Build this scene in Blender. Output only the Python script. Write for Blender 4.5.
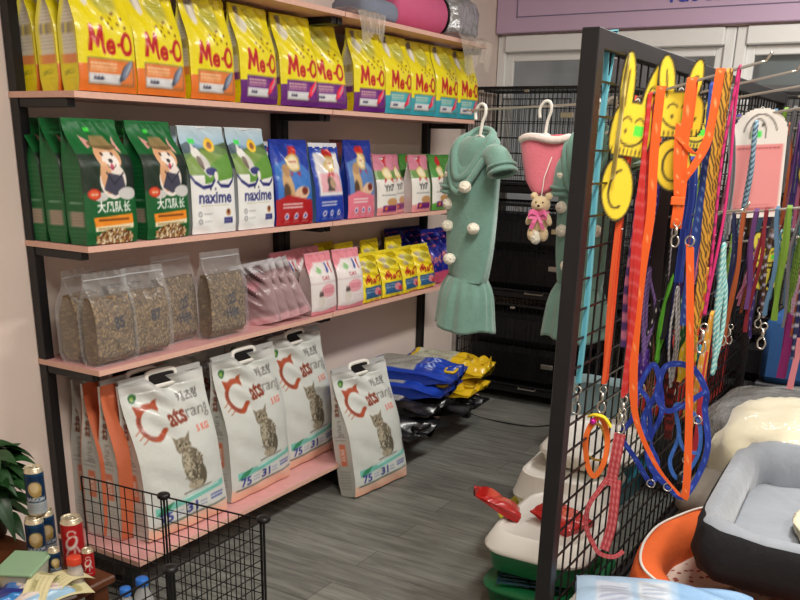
import bpy, math, random
import numpy as np
from mathutils import Vector, Matrix, Euler
PI = math.pi
for o in list(bpy.data.objects): bpy.data.objects.remove(o)
COL = bpy.context.scene.collection
S = bpy.context.scene

# ------------------------------------------------------------------ camera
H = 1.51
yaw, pit, rol = 1.0284, .3304, .0236
fw = Vector((math.sin(yaw)*math.cos(pit), math.cos(yaw)*math.cos(pit), -math.sin(pit)))
r0 = Vector((math.cos(yaw), -math.sin(yaw), 0)); u0 = r0.cross(fw)
rr = r0*math.cos(rol) + u0*math.sin(rol); uu = -r0*math.sin(rol) + u0*math.cos(rol)
cd = bpy.data.cameras.new('camera'); cam = bpy.data.objects.new('camera', cd); COL.objects.link(cam)
cd.sensor_width = 36; cd.lens = 877.13*36/800; cd.shift_x = .0079; cd.shift_y = .18; cd.clip_start = .05
m = Matrix((rr, uu, -fw)).transposed().to_4x4(); m.translation = Vector((0, 0, H)); cam.matrix_world = m
S.camera = cam

# ------------------------------------------------------------------ light and exposure
w = bpy.data.worlds.new('world'); S.world = w; w.use_nodes = True
w.node_tree.nodes['Background'].inputs[0].default_value = (1, .96, .92, 1)
w.node_tree.nodes['Background'].inputs[1].default_value = .35
def area(x, y, z, sx, sy, e, col=(1, .96, .9), rot=(0, 0, 0)):
    l = bpy.data.lights.new('ceiling_lamp', 'AREA'); l.shape = 'RECTANGLE'; l.size = sx; l.size_y = sy; l.energy = e; l.color = col
    o = bpy.data.objects.new('ceiling_lamp', l); COL.objects.link(o); o.location = (x, y, z); o.rotation_euler = rot
    return o
area(1.1, .2, 2.86, 1.2, .3, 42, (1, .94, .86))
area(3.6, .1, 2.86, 1.2, .3, 50, (1, .97, .92))
area(1.0, -1.1, 2.86, 1.2, .3, 34, (1, .94, .86))
S.view_settings.view_transform = 'Standard'; S.view_settings.look = 'None'
S.view_settings.exposure = .35; S.view_settings.gamma = 1; S.view_settings.use_curve_mapping = False

# ------------------------------------------------------------------ materials
def lin(c):
    return tuple((v/12.92 if v <= .04045 else ((v+.055)/1.055)**2.4) for v in c)
def C8(r, g, b): return (r/255, g/255, b/255)
MATS = {}
def mat(name, col=None, rough=.5, metal=0, bump=0, bscale=40, attr=False, coat=0, alpha=1, trans=0, sheen=0, spec=.5, bdist=.01, var=0, vscale=8, ior=1.45):
    if name in MATS: return MATS[name]
    m = bpy.data.materials.new(name); m.use_nodes = True; nt = m.node_tree; b = nt.nodes['Principled BSDF']
    I = b.inputs
    I['Roughness'].default_value = rough; I['Metallic'].default_value = metal; I['Specular IOR Level'].default_value = spec; I['IOR'].default_value = ior
    if coat: I['Coat Weight'].default_value = coat; I['Coat Roughness'].default_value = .12
    if sheen: I['Sheen Weight'].default_value = sheen; I['Sheen Roughness'].default_value = .5
    if trans: I['Transmission Weight'].default_value = trans
    if alpha < 1: I['Alpha'].default_value = alpha
    tc = nt.nodes.new('ShaderNodeTexCoord')
    if attr:
        a = nt.nodes.new('ShaderNodeAttribute'); a.attribute_name = 'Col'; nt.links.new(a.outputs['Color'], I['Base Color'])
    else:
        c = (*lin(col), 1); I['Base Color'].default_value = c
        if var:
            n = nt.nodes.new('ShaderNodeTexNoise'); n.inputs['Scale'].default_value = vscale; n.inputs['Detail'].default_value = 4
            nt.links.new(tc.outputs['Object'], n.inputs['Vector'])
            rp = nt.nodes.new('ShaderNodeValToRGB'); nt.links.new(n.outputs['Fac'], rp.inputs['Fac'])
            rp.color_ramp.elements[0].position = .3; rp.color_ramp.elements[1].position = .7
            rp.color_ramp.elements[0].color = tuple(v*(1-var) for v in c[:3])+(1,); rp.color_ramp.elements[1].color = tuple(min(1, v*(1+var)) for v in c[:3])+(1,)
            nt.links.new(rp.outputs['Color'], I['Base Color'])
    if bump:
        n = nt.nodes.new('ShaderNodeTexNoise'); n.inputs['Scale'].default_value = bscale; n.inputs['Detail'].default_value = 3
        nt.links.new(tc.outputs['Object'], n.inputs['Vector'])
        bp = nt.nodes.new('ShaderNodeBump'); bp.inputs['Strength'].default_value = bump; bp.inputs['Distance'].default_value = bdist
        nt.links.new(n.outputs['Fac'], bp.inputs['Height']); nt.links.new(bp.outputs['Normal'], I['Normal'])
    MATS[name] = m
    return m
film = mat('printed_glossy_film', attr=True, rough=.3, bump=.35, bscale=22, coat=.25, bdist=.012)
matte = mat('printed_matte_film', attr=True, rough=.45, bump=.3, bscale=18, bdist=.012)
woven = mat('woven_webbing', attr=True, rough=.75, bump=.3, bscale=400, bdist=.001)
paper = mat('printed_card', attr=True, rough=.6)
tin = mat('printed_can', attr=True, rough=.28, metal=.35)
black = mat('black_powder_coat', C8(24, 24, 26), rough=.42, bump=.1, bscale=300, bdist=.001)
wireb = mat('black_wire', C8(16, 16, 17), rough=.35)
blackp = mat('black_plastic', C8(20, 20, 22), rough=.4)
chrome = mat('brushed_steel', C8(205, 202, 192), rough=.28, metal=.9)
whitep = mat('white_plastic', C8(232, 230, 222), rough=.4)
pinkb = mat('pink_laminate', C8(222, 165, 163), rough=.38, var=.05, vscale=30)
pinke = mat('pink_edge_band', C8(224, 180, 162), rough=.5, var=.05, vscale=60)
fleece = mat('sage_fleece', C8(112, 152, 140), rough=.95, bump=.5, bscale=160, sheen=.5, bdist=.003, var=.06, vscale=40)
fluff = mat('cream_fluff', C8(240, 236, 218), rough=1, bump=1, bscale=120, sheen=.6, bdist=.01)
wallm = mat('painted_wall', C8(226, 210, 200), rough=.85, bump=.06, bscale=60, var=.03, vscale=2)
ceilm = mat('white_ceiling', C8(235, 235, 232), rough=.9)
framew = mat('white_window_frame', C8(242, 243, 240), rough=.4)
clearf = mat('clear_film', C8(222, 224, 224), rough=.14, alpha=.13, bump=.7, bscale=14, spec=.8, bdist=.02)

# ------------------------------------------------------------------ mesh helper
class G:
    def __init__(s): s.v = []; s.f = []; s.c = []; s.m = []; s.colored = False
    def add(s, vs, fs, col=None, mi=0):
        b = len(s.v); s.v += [tuple(p) for p in vs]; s.f += [tuple(i+b for i in f) for f in fs]; s.m += [mi]*len(fs)
        if col is None: s.c += [(.5, .5, .5)]*len(vs)
        elif isinstance(col, tuple): s.c += [col]*len(vs); s.colored = True
        else: s.c += list(col); s.colored = True
        return s
    def box(s, c, d, R=None, col=None, mi=0):
        x, y, z = d[0]/2, d[1]/2, d[2]/2
        P = [Vector((a*x, b*y, e*z)) for e in (-1, 1) for b in (-1, 1) for a in (-1, 1)]
        if R is not None: P = [R @ p for p in P]
        P = [p+Vector(c) for p in P]
        return s.add(P, [(0, 2, 3, 1), (4, 5, 7, 6), (0, 1, 5, 4), (2, 6, 7, 3), (0, 4, 6, 2), (1, 3, 7, 5)], col, mi)
    def rbox(s, c, d, r=.003, col=None, mi=0, R=None):
        # box with bevelled vertical and top/bottom edges
        x, y, z = d[0]/2, d[1]/2, d[2]/2; P = []; fs = []
        rings = [(-z, r), (-z+r, 0), (z-r, 0), (z, r)]
        for zz, i in rings:
            for a, b in ((x-r, y-i), (x-i, y-r), (x-i, -y+r), (x-r, -y+i), (-x+r, -y+i), (-x+i, -y+r), (-x+i, y-r), (-x+r, y-i)):
                P.append(Vector((a, b, zz)))
        for k in range(3):
            for j in range(8):
                fs.append((k*8+j, k*8+(j+1) % 8, k*8+8+(j+1) % 8, k*8+8+j)[::-1])
        fs.append(tuple(range(8))); fs.append(tuple(range(31, 23, -1)))
        if R is not None: P = [R @ p for p in P]
        return s.add([p+Vector(c) for p in P], fs, col, mi)
    def tube(s, pts, r, n=6, col=None, mi=0, cap=True, closed=False, colfn=None):
        pts = [Vector(p) for p in pts]; N = len(pts); vs = []; fs = []; cs = []
        ref = None
        for i, p in enumerate(pts):
            if closed: t = pts[(i+1) % N]-pts[i-1]
            else: t = pts[min(i+1, N-1)]-pts[max(i-1, 0)]
            if t.length < 1e-9: t = Vector((0, 0, 1))
            t.normalize()
            if ref is None: ref = Vector((0, 0, 1)) if abs(t.z) < .9 else Vector((1, 0, 0))
            a = ref-t*ref.dot(t)
            if a.length < 1e-4: a = t.orthogonal()
            a.normalize(); b = t.cross(a); ref = a
            rad = r(i/(N-1)) if callable(r) else r
            for k in range(n):
                q = 2*PI*k/n; vs.append(p+a*math.cos(q)*rad+b*math.sin(q)*rad)
                if colfn: cs.append(colfn(i, k))
        for i in range(N if closed else N-1):
            j = (i+1) % N
            for k in range(n): fs.append((i*n+k, i*n+(k+1) % n, j*n+(k+1) % n, j*n+k))
        if cap and not closed: fs.append(tuple(range(n-1, -1, -1))); fs.append(tuple((N-1)*n+k for k in range(n)))
        return s.add(vs, fs, cs if colfn else col, mi)
    def lathe(s, prof, n=24, c=(0, 0, 0), colfn=None, col=None, mi=0, R=None):
        vs = []; fs = []; cs = []; M = len(prof)
        for i, (r, z) in enumerate(prof):
            for k in range(n+1):
                q = 2*PI*k/n; p = Vector((r*math.cos(q), r*math.sin(q), z))
                if R is not None: p = R @ p
                vs.append(p+Vector(c))
                if colfn: cs.append(colfn(k/n, i, z))
        for i in range(M-1):
            for k in range(n): a = i*(n+1)+k; fs.append((a, a+1, a+n+2, a+n+1))
        return s.add(vs, fs, cs if colfn else col, mi)
    def sph(s, c, r, n=14, col=None, mi=0, R=None, noise=0, seed=0):
        rx, ry, rz = r if isinstance(r, tuple) else (r, r, r); rd = random.Random(seed); m_ = n//2+1
        vs = [Vector((0, 0, -rz))]; fs = []
        for i in range(1, m_):
            a = -PI/2+PI*i/m_
            for k in range(n):
                q = 2*PI*k/n; f = 1+rd.uniform(-noise, noise)
                vs.append(Vector((rx*math.cos(a)*math.cos(q)*f, ry*math.cos(a)*math.sin(q)*f, rz*math.sin(a)*f)))
        vs.append(Vector((0, 0, rz))); L = len(vs)-1
        for k in range(n): fs.append((0, 1+(k+1) % n, 1+k)); fs.append((L, L-n+k, L-n+(k+1) % n))
        for i in range(m_-2):
            for k in range(n): a = 1+i*n+k; b = 1+i*n+(k+1) % n; fs.append((a, b, b+n, a+n))
        if R is not None: vs = [R @ p for p in vs]
        return s.add([p+Vector(c) for p in vs], fs, col, mi)
    def grid(s, fn, nu, nv, colfn=None, col=None, mi=0, cu=False, flip=False):
        vs = []; fs = []; cs = []
        for j in range(nv+1):
            for i in range(nu+1):
                vs.append(Vector(fn(i/nu, j/nv)))
                if colfn: cs.append(colfn(i/nu, j/nv))
        for j in range(nv):
            for i in range(nu):
                a = j*(nu+1)+i; q = (a, a+1, a+nu+2, a+nu+1); fs.append(q[::-1] if flip else q)
        return s.add(vs, fs, cs if colfn else col, mi)
    def prism(s, poly, t, M=None, col=None, mi=0):
        n = len(poly); vs = [Vector((x, y, 0)) for x, y in poly]+[Vector((x, y, t)) for x, y in poly]
        fs = [tuple(range(n-1, -1, -1)), tuple(range(n, 2*n))]+[(i, (i+1) % n, n+(i+1) % n, n+i) for i in range(n)]
        if M is not None: vs = [M @ p for p in vs]
        return s.add(vs, fs, col, mi)
    def ribbon(s, pts, w, t=.002, wd=(0, 1, 0), nw=1, colfn=None, col=None, mi=0, closed=False):
        pts = [Vector(p) for p in pts]; N = len(pts); vs = []; fs = []; cs = []; k = nw+1
        for i, p in enumerate(pts):
            tg = (pts[(i+1) % N]-pts[i-1]) if closed else (pts[min(i+1, N-1)]-pts[max(i-1, 0)])
            tg.normalize(); W = tg.cross(Vector((1, 0, 0))) if wd == 'face' else Vector(wd(i/(N-1)) if callable(wd) else wd)
            if wd == 'face' and W.length < .2: W = Vector((0, 1, 0)); W = (W-tg*W.dot(tg))
            if W.length < 1e-5: W = tg.orthogonal()
            W.normalize(); n = tg.cross(W)
            for sd in (1, -1):
                for j in range(k):
                    f = j/nw if sd == 1 else 1-j/nw
                    vs.append(p+W*(f-.5)*w+n*t/2*sd)
                    if colfn: cs.append(colfn(i, f))
        L = 2*k
        for i in range(N if closed else N-1):
            a = i*L; b = ((i+1) % N)*L
            for j in range(L): fs.append((a+j, a+(j+1) % L, b+(j+1) % L, b+j))
        if not closed: fs.append(tuple(range(L-1, -1, -1))); fs.append(tuple((N-1)*L+j for j in range(L)))
        return s.add(vs, fs, cs if colfn else col, mi)
    def mesh(s, name, mats, smooth=False):
        me = bpy.data.meshes.new(name); me.from_pydata(s.v, [], s.f)
        for m in (mats if isinstance(mats, (list, tuple)) else [mats]): me.materials.append(m)
        me.polygons.foreach_set('material_index', s.m)
        if s.colored:
            a = me.color_attributes.new('Col', 'FLOAT_COLOR', 'POINT')
            c = np.ones((len(s.v), 4), np.float32); cc = np.clip(np.array(s.c, np.float32), 0, 1)
            c[:, :3] = np.where(cc <= .04045, cc/12.92, ((cc+.055)/1.055)**2.4); a.data.foreach_set('color', c.ravel())
        if smooth: me.polygons.foreach_set('use_smooth', [True]*len(me.polygons))
        me.update(); return me
    def build(s, name, mats, parent=None, smooth=False, auto=None, loc=None, rot=None):
        me = s.mesh(name, mats, smooth or bool(auto))
        if auto: me.set_sharp_from_angle(angle=math.radians(auto))
        o = bpy.data.objects.new(name, me); COL.objects.link(o)
        if parent is not None: o.parent = parent
        if loc is not None: o.location = loc
        if rot is not None: o.rotation_euler = rot
        return o
def tag(o, label, cat, group=None, kind=None):
    o['label'] = label; o['category'] = cat
    if group: o['group'] = group
    if kind: o['kind'] = kind
    return o
def thing(name, label, cat, loc=(0, 0, 0), rot=(0, 0, 0), group=None):
    o = bpy.data.objects.new(name, None); COL.objects.link(o); o.location = loc; o.rotation_euler = rot
    return tag(o, label, cat, group)
def struct(name, g, mats, **k):
    o = g.build(name, mats, **k); o['kind'] = 'structure'; return o
KIDS = {}
def kids(o): return [c for c in bpy.data.objects if c.parent == o]
def dup(root, loc, rot, label, group=None, scale=None):
    def cp(o, par):
        c = o.copy(); COL.objects.link(c)
        if par is not None: c.parent = par
        for k in kids(o): cp(k, c)
        return c
    ks = kids(root); r = root.copy(); COL.objects.link(r)
    for k in ks: cp(k, r)
    r.location = loc; r.rotation_euler = rot; r['label'] = label
    if scale: r.scale = scale
    if group: r['group'] = group
    return r
class Kind:
    """first use moves the prototype, later uses copy it"""
    def __init__(s, proto): s.p = proto; s.used = False
    def put(s, loc, rot, label, group=None, scale=None):
        if not s.used:
            s.used = True; s.p.location = loc; s.p.rotation_euler = rot; s.p['label'] = label
            if group: s.p['group'] = group
            if scale: s.p.scale = scale
            return s.p
        return dup(s.p, loc, rot, label, group, scale if scale else (1, 1, 1))
    def done(s):
        if not s.used:
            for k in kids(s.p): bpy.data.objects.remove(k)
            bpy.data.objects.remove(s.p)

# ------------------------------------------------------------------ print designs, rasterised onto vertex colours
_TX = {}
def text_tris(t, bold=0.0):
    if (t, bold) in _TX: return _TX[(t, bold)]
    cu = bpy.data.curves.new('t', 'FONT'); cu.body = t; cu.size = 1; cu.offset = bold; cu.align_x = 'CENTER'; cu.resolution_u = 4
    o = bpy.data.objects.new('t', cu); COL.objects.link(o); dg = bpy.context.evaluated_depsgraph_get(); dg.update()
    me = bpy.data.meshes.new_from_object(o.evaluated_get(dg)); me.calc_loop_triangles()
    V = np.array([v.co[:2] for v in me.vertices]) if len(me.vertices) else np.zeros((0, 2))
    T = [V[list(q.vertices)] for q in me.loop_triangles]
    bpy.data.objects.remove(o); bpy.data.curves.remove(cu); bpy.data.meshes.remove(me)
    _TX[(t, bold)] = T; return T
class CV:
    """a design of w x h (cm, origin bottom left) at k pixels per cm"""
    def __init__(s, w, h, bg, k=24):
        s.w, s.h, s.k = w, h, k; s.a = np.empty((max(2, int(h*k)), max(2, int(w*k)), 3), np.float32); s.a[:] = bg
    def poly(s, pts, col, alpha=1):
        P = np.array(pts, float)*s.k; H_, W_ = s.a.shape[:2]
        x0, y0 = np.floor(P.min(0)).astype(int); x1, y1 = np.ceil(P.max(0)).astype(int)+1
        x0, y0 = max(x0, 0), max(y0, 0); x1, y1 = min(x1, W_), min(y1, H_)
        if x1 <= x0 or y1 <= y0: return s
        X, Y = np.meshgrid(np.arange(x0, x1)+.5, np.arange(y0, y1)+.5); ins = np.zeros(X.shape, bool)
        n = len(P)
        for i in range(n):
            ax, ay = P[i]; bx, by = P[(i+1) % n]
            if ay == by: continue
            c = ((ay > Y) != (by > Y)) & (X < (bx-ax)*(Y-ay)/(by-ay)+ax); ins ^= c
        sub = s.a[y0:y1, x0:x1]; sub[ins] = sub[ins]*(1-alpha)+np.array(col)*alpha
        return s
    def rect(s, x0, y0, x1, y1, col, alpha=1): return s.poly([(x0, y0), (x1, y0), (x1, y1), (x0, y1)], col, alpha)
    def ell(s, cx, cy, rx, ry, col, rot=0, alpha=1):
        c, d = math.cos(rot), math.sin(rot)
        return s.poly([(cx+rx*math.cos(a)*c-ry*math.sin(a)*d, cy+rx*math.cos(a)*d+ry*math.sin(a)*c) for a in [2*PI*i/28 for i in range(28)]], col, alpha)
    def line(s, pts, wd, col):
        for (ax, ay), (bx, by) in zip(pts, pts[1:]):
            L = math.hypot(bx-ax, by-ay) or 1; nx, ny = -(by-ay)/L*wd/2, (bx-ax)/L*wd/2
            s.poly([(ax+nx, ay+ny), (bx+nx, by+ny), (bx-nx, by-ny), (ax-nx, ay-ny)], col); s.ell(bx, by, wd/2, wd/2, col)
        return s
    def arc(s, cx, cy, r, a0, a1, wd, col, ry=None):
        ry = ry or r
        return s.line([(cx+r*math.cos(math.radians(a0+(a1-a0)*i/24)), cy+ry*math.sin(math.radians(a0+(a1-a0)*i/24))) for i in range(25)], wd, col)
    def text(s, t, cx, cy, size, col, rot=0, sx=1, bold=.02, fit=None):
        c, d = math.cos(rot), math.sin(rot)
        if fit and text_tris(t, bold):
            q = np.concatenate([T[:, 0] for T in text_tris(t, bold)]); sx = fit/(q.max()-q.min())/size
        for T in text_tris(t, bold):
            X = T[:, 0]*size*sx; Y = T[:, 1]*size
            s.poly(np.stack([cx+X*c-Y*d, cy+X*d+Y*c], 1), col)
        return s
    def small(s, x0, y0, x1, y1, n, col, wd=.12, rot=0, seed=0):
        rd = random.Random(seed)      # rows of tiny illegible print
        for i in range(n):
            y = y1-(y1-y0)*(i+.5)/n; x = x0
            while x < x1-.2:
                L = rd.uniform(.3, 1.2); s.line([(x, y+(x-x0)*rot), (min(x+L, x1), y+(min(x+L, x1)-x0)*rot)], wd, col); x += L+.3
        return s
    def speck(s, x0, y0, x1, y1, cols, n, r, seed=0, ins=None):
        rd = random.Random(seed)
        for i in range(n):
            x, y = rd.uniform(x0, x1), rd.uniform(y0, y1)
            if ins and not ins(x, y): continue
            s.ell(x, y, r*rd.uniform(.6, 1.3), r*rd.uniform(.5, 1), rd.choice(cols), rd.uniform(0, 3))
        return s
    def grad(s, y0, y1, c0, c1):
        a, b = int(y0*s.k), min(int(y1*s.k), s.a.shape[0])
        for j in range(a, b): f = (j-a)/max(1, b-a); s.a[j, :] = np.array(c0)*(1-f)+np.array(c1)*f
        return s
    def bake(s, nx, ny):
        """box-filtered samples at (nx+1) x (ny+1) grid points"""
        H_, W_ = s.a.shape[:2]; A = np.cumsum(np.cumsum(np.pad(s.a.astype(np.float64), ((1, 0), (1, 0), (0, 0))), 0), 1)
        hx, hy = max(.5, W_/nx*.45), max(.5, H_/ny*.45); out = np.zeros((ny+1, nx+1, 3), np.float32)
        xs = np.linspace(0, W_, nx+1); ys = np.linspace(0, H_, ny+1)
        xa = np.clip(np.floor(xs-hx).astype(int), 0, W_-1); xb = np.clip(np.ceil(xs+hx).astype(int), 1, W_)
        ya = np.clip(np.floor(ys-hy).astype(int), 0, H_-1); yb = np.clip(np.ceil(ys+hy).astype(int), 1, H_)
        for j in range(ny+1):
            a = A[yb[j]][xb]-A[ya[j]][xb]-A[yb[j]][xa]+A[ya[j]][xa]
            out[j] = a/((yb[j]-ya[j])*(xb-xa))[:, None]
        return out

def bag_geo(w, h, d, front, side=None, back=(.8, .8, .8), nx=50, ny=80, ns=8, tp=.6, top_d=.006, bulge=.012, pinch=.5, wr=.002, seed=1, narrow=.02, base=.85, g=None, sealv=.95, lean_top=0.0, tilt=0.0):
    """gusseted pouch standing on z=0, front faces -Y, back against y=+d/2"""
    rd = random.Random(seed); ws = [(rd.uniform(2, 9), rd.uniform(2, 9), rd.uniform(0, 6), rd.uniform(.3, 1)) for _ in range(6)]
    F = front.bake(nx, ny); SD = side.bake(ns, ny) if side else None
    nb = 8; g = g or G(); vs = []; cs = []
    def sm(t): t = max(0, min(1, t)); return t*t*(3-2*t)
    for j in range(ny+1):
        v = j/ny; k = sm((v-tp)/(sealv-tp)) if v > tp else 0
        dep = d*(1-k)+top_d*k; dep *= base+(1-base)*sm(v/.12)
        ww = w*(1-narrow*math.sin(PI*min(1, v*1.1)))
        gd = (d-dep)*.5*pinch*(1-sm((v-sealv+.08)/.08))+.004*math.sin(PI*v)
        yc = lean_top*k
        bl = bulge*math.sin(PI*min(1, v/ (sealv+.02)))**.6 if v < sealv else 0
        z = v*h
        for i in range(nx+1):
            u = i/nx; wn = sum(a*math.sin(p*u*3+q*v*4+f) for p, q, f, a in ws)*wr*(.3+1.2*k)
            e = 1-abs(2*u-1)**3; edge = .006*(abs(2*u-1)**8)*(1-k)
            vs.append((-ww/2+ww*u, yc-dep/2-bl*e+edge-wn*e, z+tilt*(u-.5)*v)); cs.append(tuple(F[j, i]))
        for q in range(1, ns):
            t = q/ns; vs.append((ww/2-gd*math.sin(PI*t), yc-dep/2+dep*t, z+tilt*.5*v)); cs.append(tuple(SD[j, q]) if SD is not None else back)
        for i in range(nb+1):
            u = 1-i/nb; vs.append((-ww/2+ww*u, yc+dep/2+bl*.4*(1-(2*u-1)**2), z+tilt*(u-.5)*v)); cs.append(back)
        for q in range(1, ns):
            t = 1-q/ns; vs.append((-ww/2+gd*math.sin(PI*t), yc-dep/2+dep*t, z-tilt*.5*v)); cs.append(tuple(SD[j, ns-q]) if SD is not None else back)
    L = nx+1+ns-1+nb+1+ns-1; fs = []
    for j in range(ny):
        for i in range(L): fs.append((j*L+i, j*L+(i+1) % L, (j+1)*L+(i+1) % L, (j+1)*L+i))
    fs.append(tuple(range(L-1, -1, -1))); fs.append(tuple(ny*L+i for i in range(L)))
    g.add(vs, fs, cs); return g
def bag(name, cat, part, m, w, h, d, front, seal=None, **kw):
    t = thing(name, name, cat)
    bag_geo(w, h, d, front, **kw).build(part, m, t, auto=50)
    if seal:
        g = G(); n = 24
        g.grid(lambda u, v: ((u-.5)*w*.995, kw.get('lean_top', 0)+math.sin(u*9)*.0015, h*.985+v*seal[1]+kw.get('tilt', 0)*(u-.5)), n, 3, col=seal[0])
        g.grid(lambda u, v: ((u-.5)*w*.995, .0035+kw.get('lean_top', 0)+math.sin(u*9)*.0015, h*.985+v*seal[1]+kw.get('tilt', 0)*(u-.5)), n, 3, col=seal[0], flip=True)
        g.build('top_seal', m, t, smooth=True)
    return t

# ================================================================== THE ROOM
YW, XW, ZC = 2.529, 5.32, 2.9
g = G(); g.box((2.0, .3, -.025), (6.9, 5.2, .05))
fl = bpy.data.materials.new('dark_wood_planks'); fl.use_nodes = True; nt = fl.node_tree; B = nt.nodes['Principled BSDF']
tc = nt.nodes.new('ShaderNodeTexCoord'); mp = nt.nodes.new('ShaderNodeMapping'); mp.inputs['Rotation'].default_value = (0, 0, math.radians(90))
nt.links.new(tc.outputs['Object'], mp.inputs['Vector'])
br = nt.nodes.new('ShaderNodeTexBrick'); br.inputs['Color1'].default_value = (*lin(C8(118, 119, 113)), 1); br.inputs['Color2'].default_value = (*lin(C8(139, 140, 133)), 1)
br.inputs['Mortar'].default_value = (*lin(C8(60, 60, 58)), 1); br.inputs['Scale'].default_value = 1; br.inputs['Mortar Size'].default_value = .0012
br.inputs['Brick Width'].default_value = 1.1; br.inputs['Row Height'].default_value = .155; nt.links.new(mp.outputs[0], br.inputs['Vector'])
mp2 = nt.nodes.new('ShaderNodeMapping'); mp2.inputs['Scale'].default_value = (16, 1.6, 1); nt.links.new(tc.outputs['Object'], mp2.inputs['Vector'])
nz = nt.nodes.new('ShaderNodeTexNoise'); nz.inputs['Scale'].default_value = 2.2; nz.inputs['Detail'].default_value = 8; nz.inputs['Roughness'].default_value = .65; nz.inputs['Distortion'].default_value = .6
nt.links.new(mp2.outputs[0], nz.inputs['Vector']); rp = nt.nodes.new('ShaderNodeValToRGB'); nt.links.new(nz.outputs['Fac'], rp.inputs['Fac'])
rp.color_ramp.elements[0].position = .32; rp.color_ramp.elements[0].color = (.5, .5, .5, 1); rp.color_ramp.elements[1].position = .68; rp.color_ramp.elements[1].color = (1.15, 1.15, 1.15, 1)
mx = nt.nodes.new('ShaderNodeMix'); mx.data_type = 'RGBA'; mx.blend_type = 'MULTIPLY'; mx.inputs[0].default_value = 1
nt.links.new(br.outputs['Color'], mx.inputs[6]); nt.links.new(rp.outputs['Color'], mx.inputs[7]); nt.links.new(mx.outputs[2], B.inputs['Base Color'])
B.inputs['Roughness'].default_value = .5
struct('floor', g, fl)
g = G(); g.box((2.0, .3, ZC+.025), (6.9, 5.2, .05)); struct('ceiling', g, ceilm)
g = G(); g.box((2.0, YW+.05, ZC/2), (6.9, .1, ZC)); struct('wall_back', g, wallm)
g = G(); g.box((-1.42, .3, ZC/2), (.06, 4.4, ZC)); struct('wall_left', g, wallm)
g = G(); g.box((2.0, -2.25, ZC/2), (6.9, .1, ZC)); struct('wall_front', g, wallm)
# window wall: solid below the sill and above the head, piers between the openings
g = G(); WZ0, WZ1 = .85, 2.14
g.box((XW+.05, .15, WZ0/2), (.1, 4.7, WZ0)); g.box((XW+.05, .15, (WZ1+ZC)/2), (.1, 4.7, ZC-WZ1))
g.box((XW+.05, -1.9, (WZ0+WZ1)/2), (.1, .7, WZ1-WZ0))
struct('wall_right', g, wallm)
g = G(); g.box((6.9, .15, 1.4), (.05, 7, 3.4)); struct('wall_outside', g, mat('dusk_street_wall', C8(206, 204, 200), rough=.9, var=.35, vscale=1.2))
gm = bpy.data.materials.new('window_glass'); gm.use_nodes = True; nt = gm.node_tree; nt.nodes.clear()
o_ = nt.nodes.new('ShaderNodeOutputMaterial'); t_ = nt.nodes.new('ShaderNodeBsdfTransparent'); t_.inputs[0].default_value = (.8, .82, .84, 1); q_ = nt.nodes.new('ShaderNodeBsdfGlossy'); q_.inputs['Roughness'].default_value = .06
f_ = nt.nodes.new('ShaderNodeFresnel'); x_ = nt.nodes.new('ShaderNodeMixShader'); nt.links.new(f_.outputs[0], x_.inputs[0]); nt.links.new(t_.outputs[0], x_.inputs[1]); nt.links.new(q_.outputs[0], x_.inputs[2]); nt.links.new(x_.outputs[0], o_.inputs[0])
def window(n, y0, y1):
    g = G(); x = XW-.005; f = .055; z0, z1 = WZ0, WZ1-.005
    for yy in (y0+f/2, y1-f/2): g.rbox((x+.03, yy, (z0+z1)/2), (.07, f, z1-z0), .006)
    g.rbox((x+.03, (y0+y1)/2, z0+f/2), (.07, y1-y0-2*f, f), .006); g.rbox((x+.02, (y0+y1)/2, z1-.045), (.09, y1-y0-2*f, .09), .006); z1 -= .04
    e = .045
    for yy in (y0+f+e/2, y1-f-e/2): g.rbox((x+.035, yy, (z0+z1)/2), (.035, e, z1-z0-2*f), .004)
    for zz in (z0+f+e/2, z1-f-e/2): g.rbox((x+.035, (y0+y1)/2, zz), (.035, y1-y0-2*f-2*e, e), .004)
    o = struct('window_%d' % n, g, framew)
    p = G(); p.box((x+.04, (y0+y1)/2, (z0+z1)/2), (.006, y1-y0-2*f-2*e+.01, z1-z0-2*f-2*e+.01)); p.build('pane', gm, o)
    return o
window(1, 1.135, 2.525); window(2, -.27, 1.13); window(3, -1.55, -.275)
# pale roller blinds half way down inside the panes on the right
g = G(); g.box((XW+.075, .43, 1.93), (.012, 1.15, .16)); struct('window_4', g, mat('pale_blind', C8(205, 210, 205), rough=.8))
bpy.data.objects['window_4'].name = 'trim_1'
# lilac sign board above the windows
t = thing('sign_board', 'long lilac sign board with thin grey border line and blue words above the windows', 'sign', (XW-.03, 1.03, 2.147))
g = G(); g.rbox((0, 0, .3), (.05, 2.985, .6), .004); g.build('board', mat('lilac_board', C8(206, 180, 208), rough=.55), t)
g = G(); 
for z in (.085, .50): g.box((-.0265, 0, z), (.003, 2.72, .005))
for y in (-1.36, 1.36): g.box((-.0265, y, .292), (.003, .005, .42))
g.build('border_line', mat('grey_line', C8(120, 110, 140)), t)
def text_obj(name, s, size, m, parent, M, ext=.002, bold=.01):
    cu = bpy.data.curves.new(name, 'FONT'); cu.body = s; cu.size = size; cu.extrude = ext; cu.offset = bold*size; cu.align_x = 'CENTER'
    o = bpy.data.objects.new('tmp', cu); COL.objects.link(o); dg = bpy.context.evaluated_depsgraph_get(); dg.update()
    me = bpy.data.meshes.new_from_object(o.evaluated_get(dg)); bpy.data.objects.remove(o); bpy.data.curves.remove(cu)
    me.transform(M); me.materials.clear(); me.materials.append(m)
    o = bpy.data.objects.new(name, me); COL.objects.link(o); o.parent = parent; return o
Mx = Matrix.Translation((-.028, .33, .118)) @ Matrix(((0, 0, -1), (-1, 0, 0), (0, 1, 0))).to_4x4()
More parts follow.
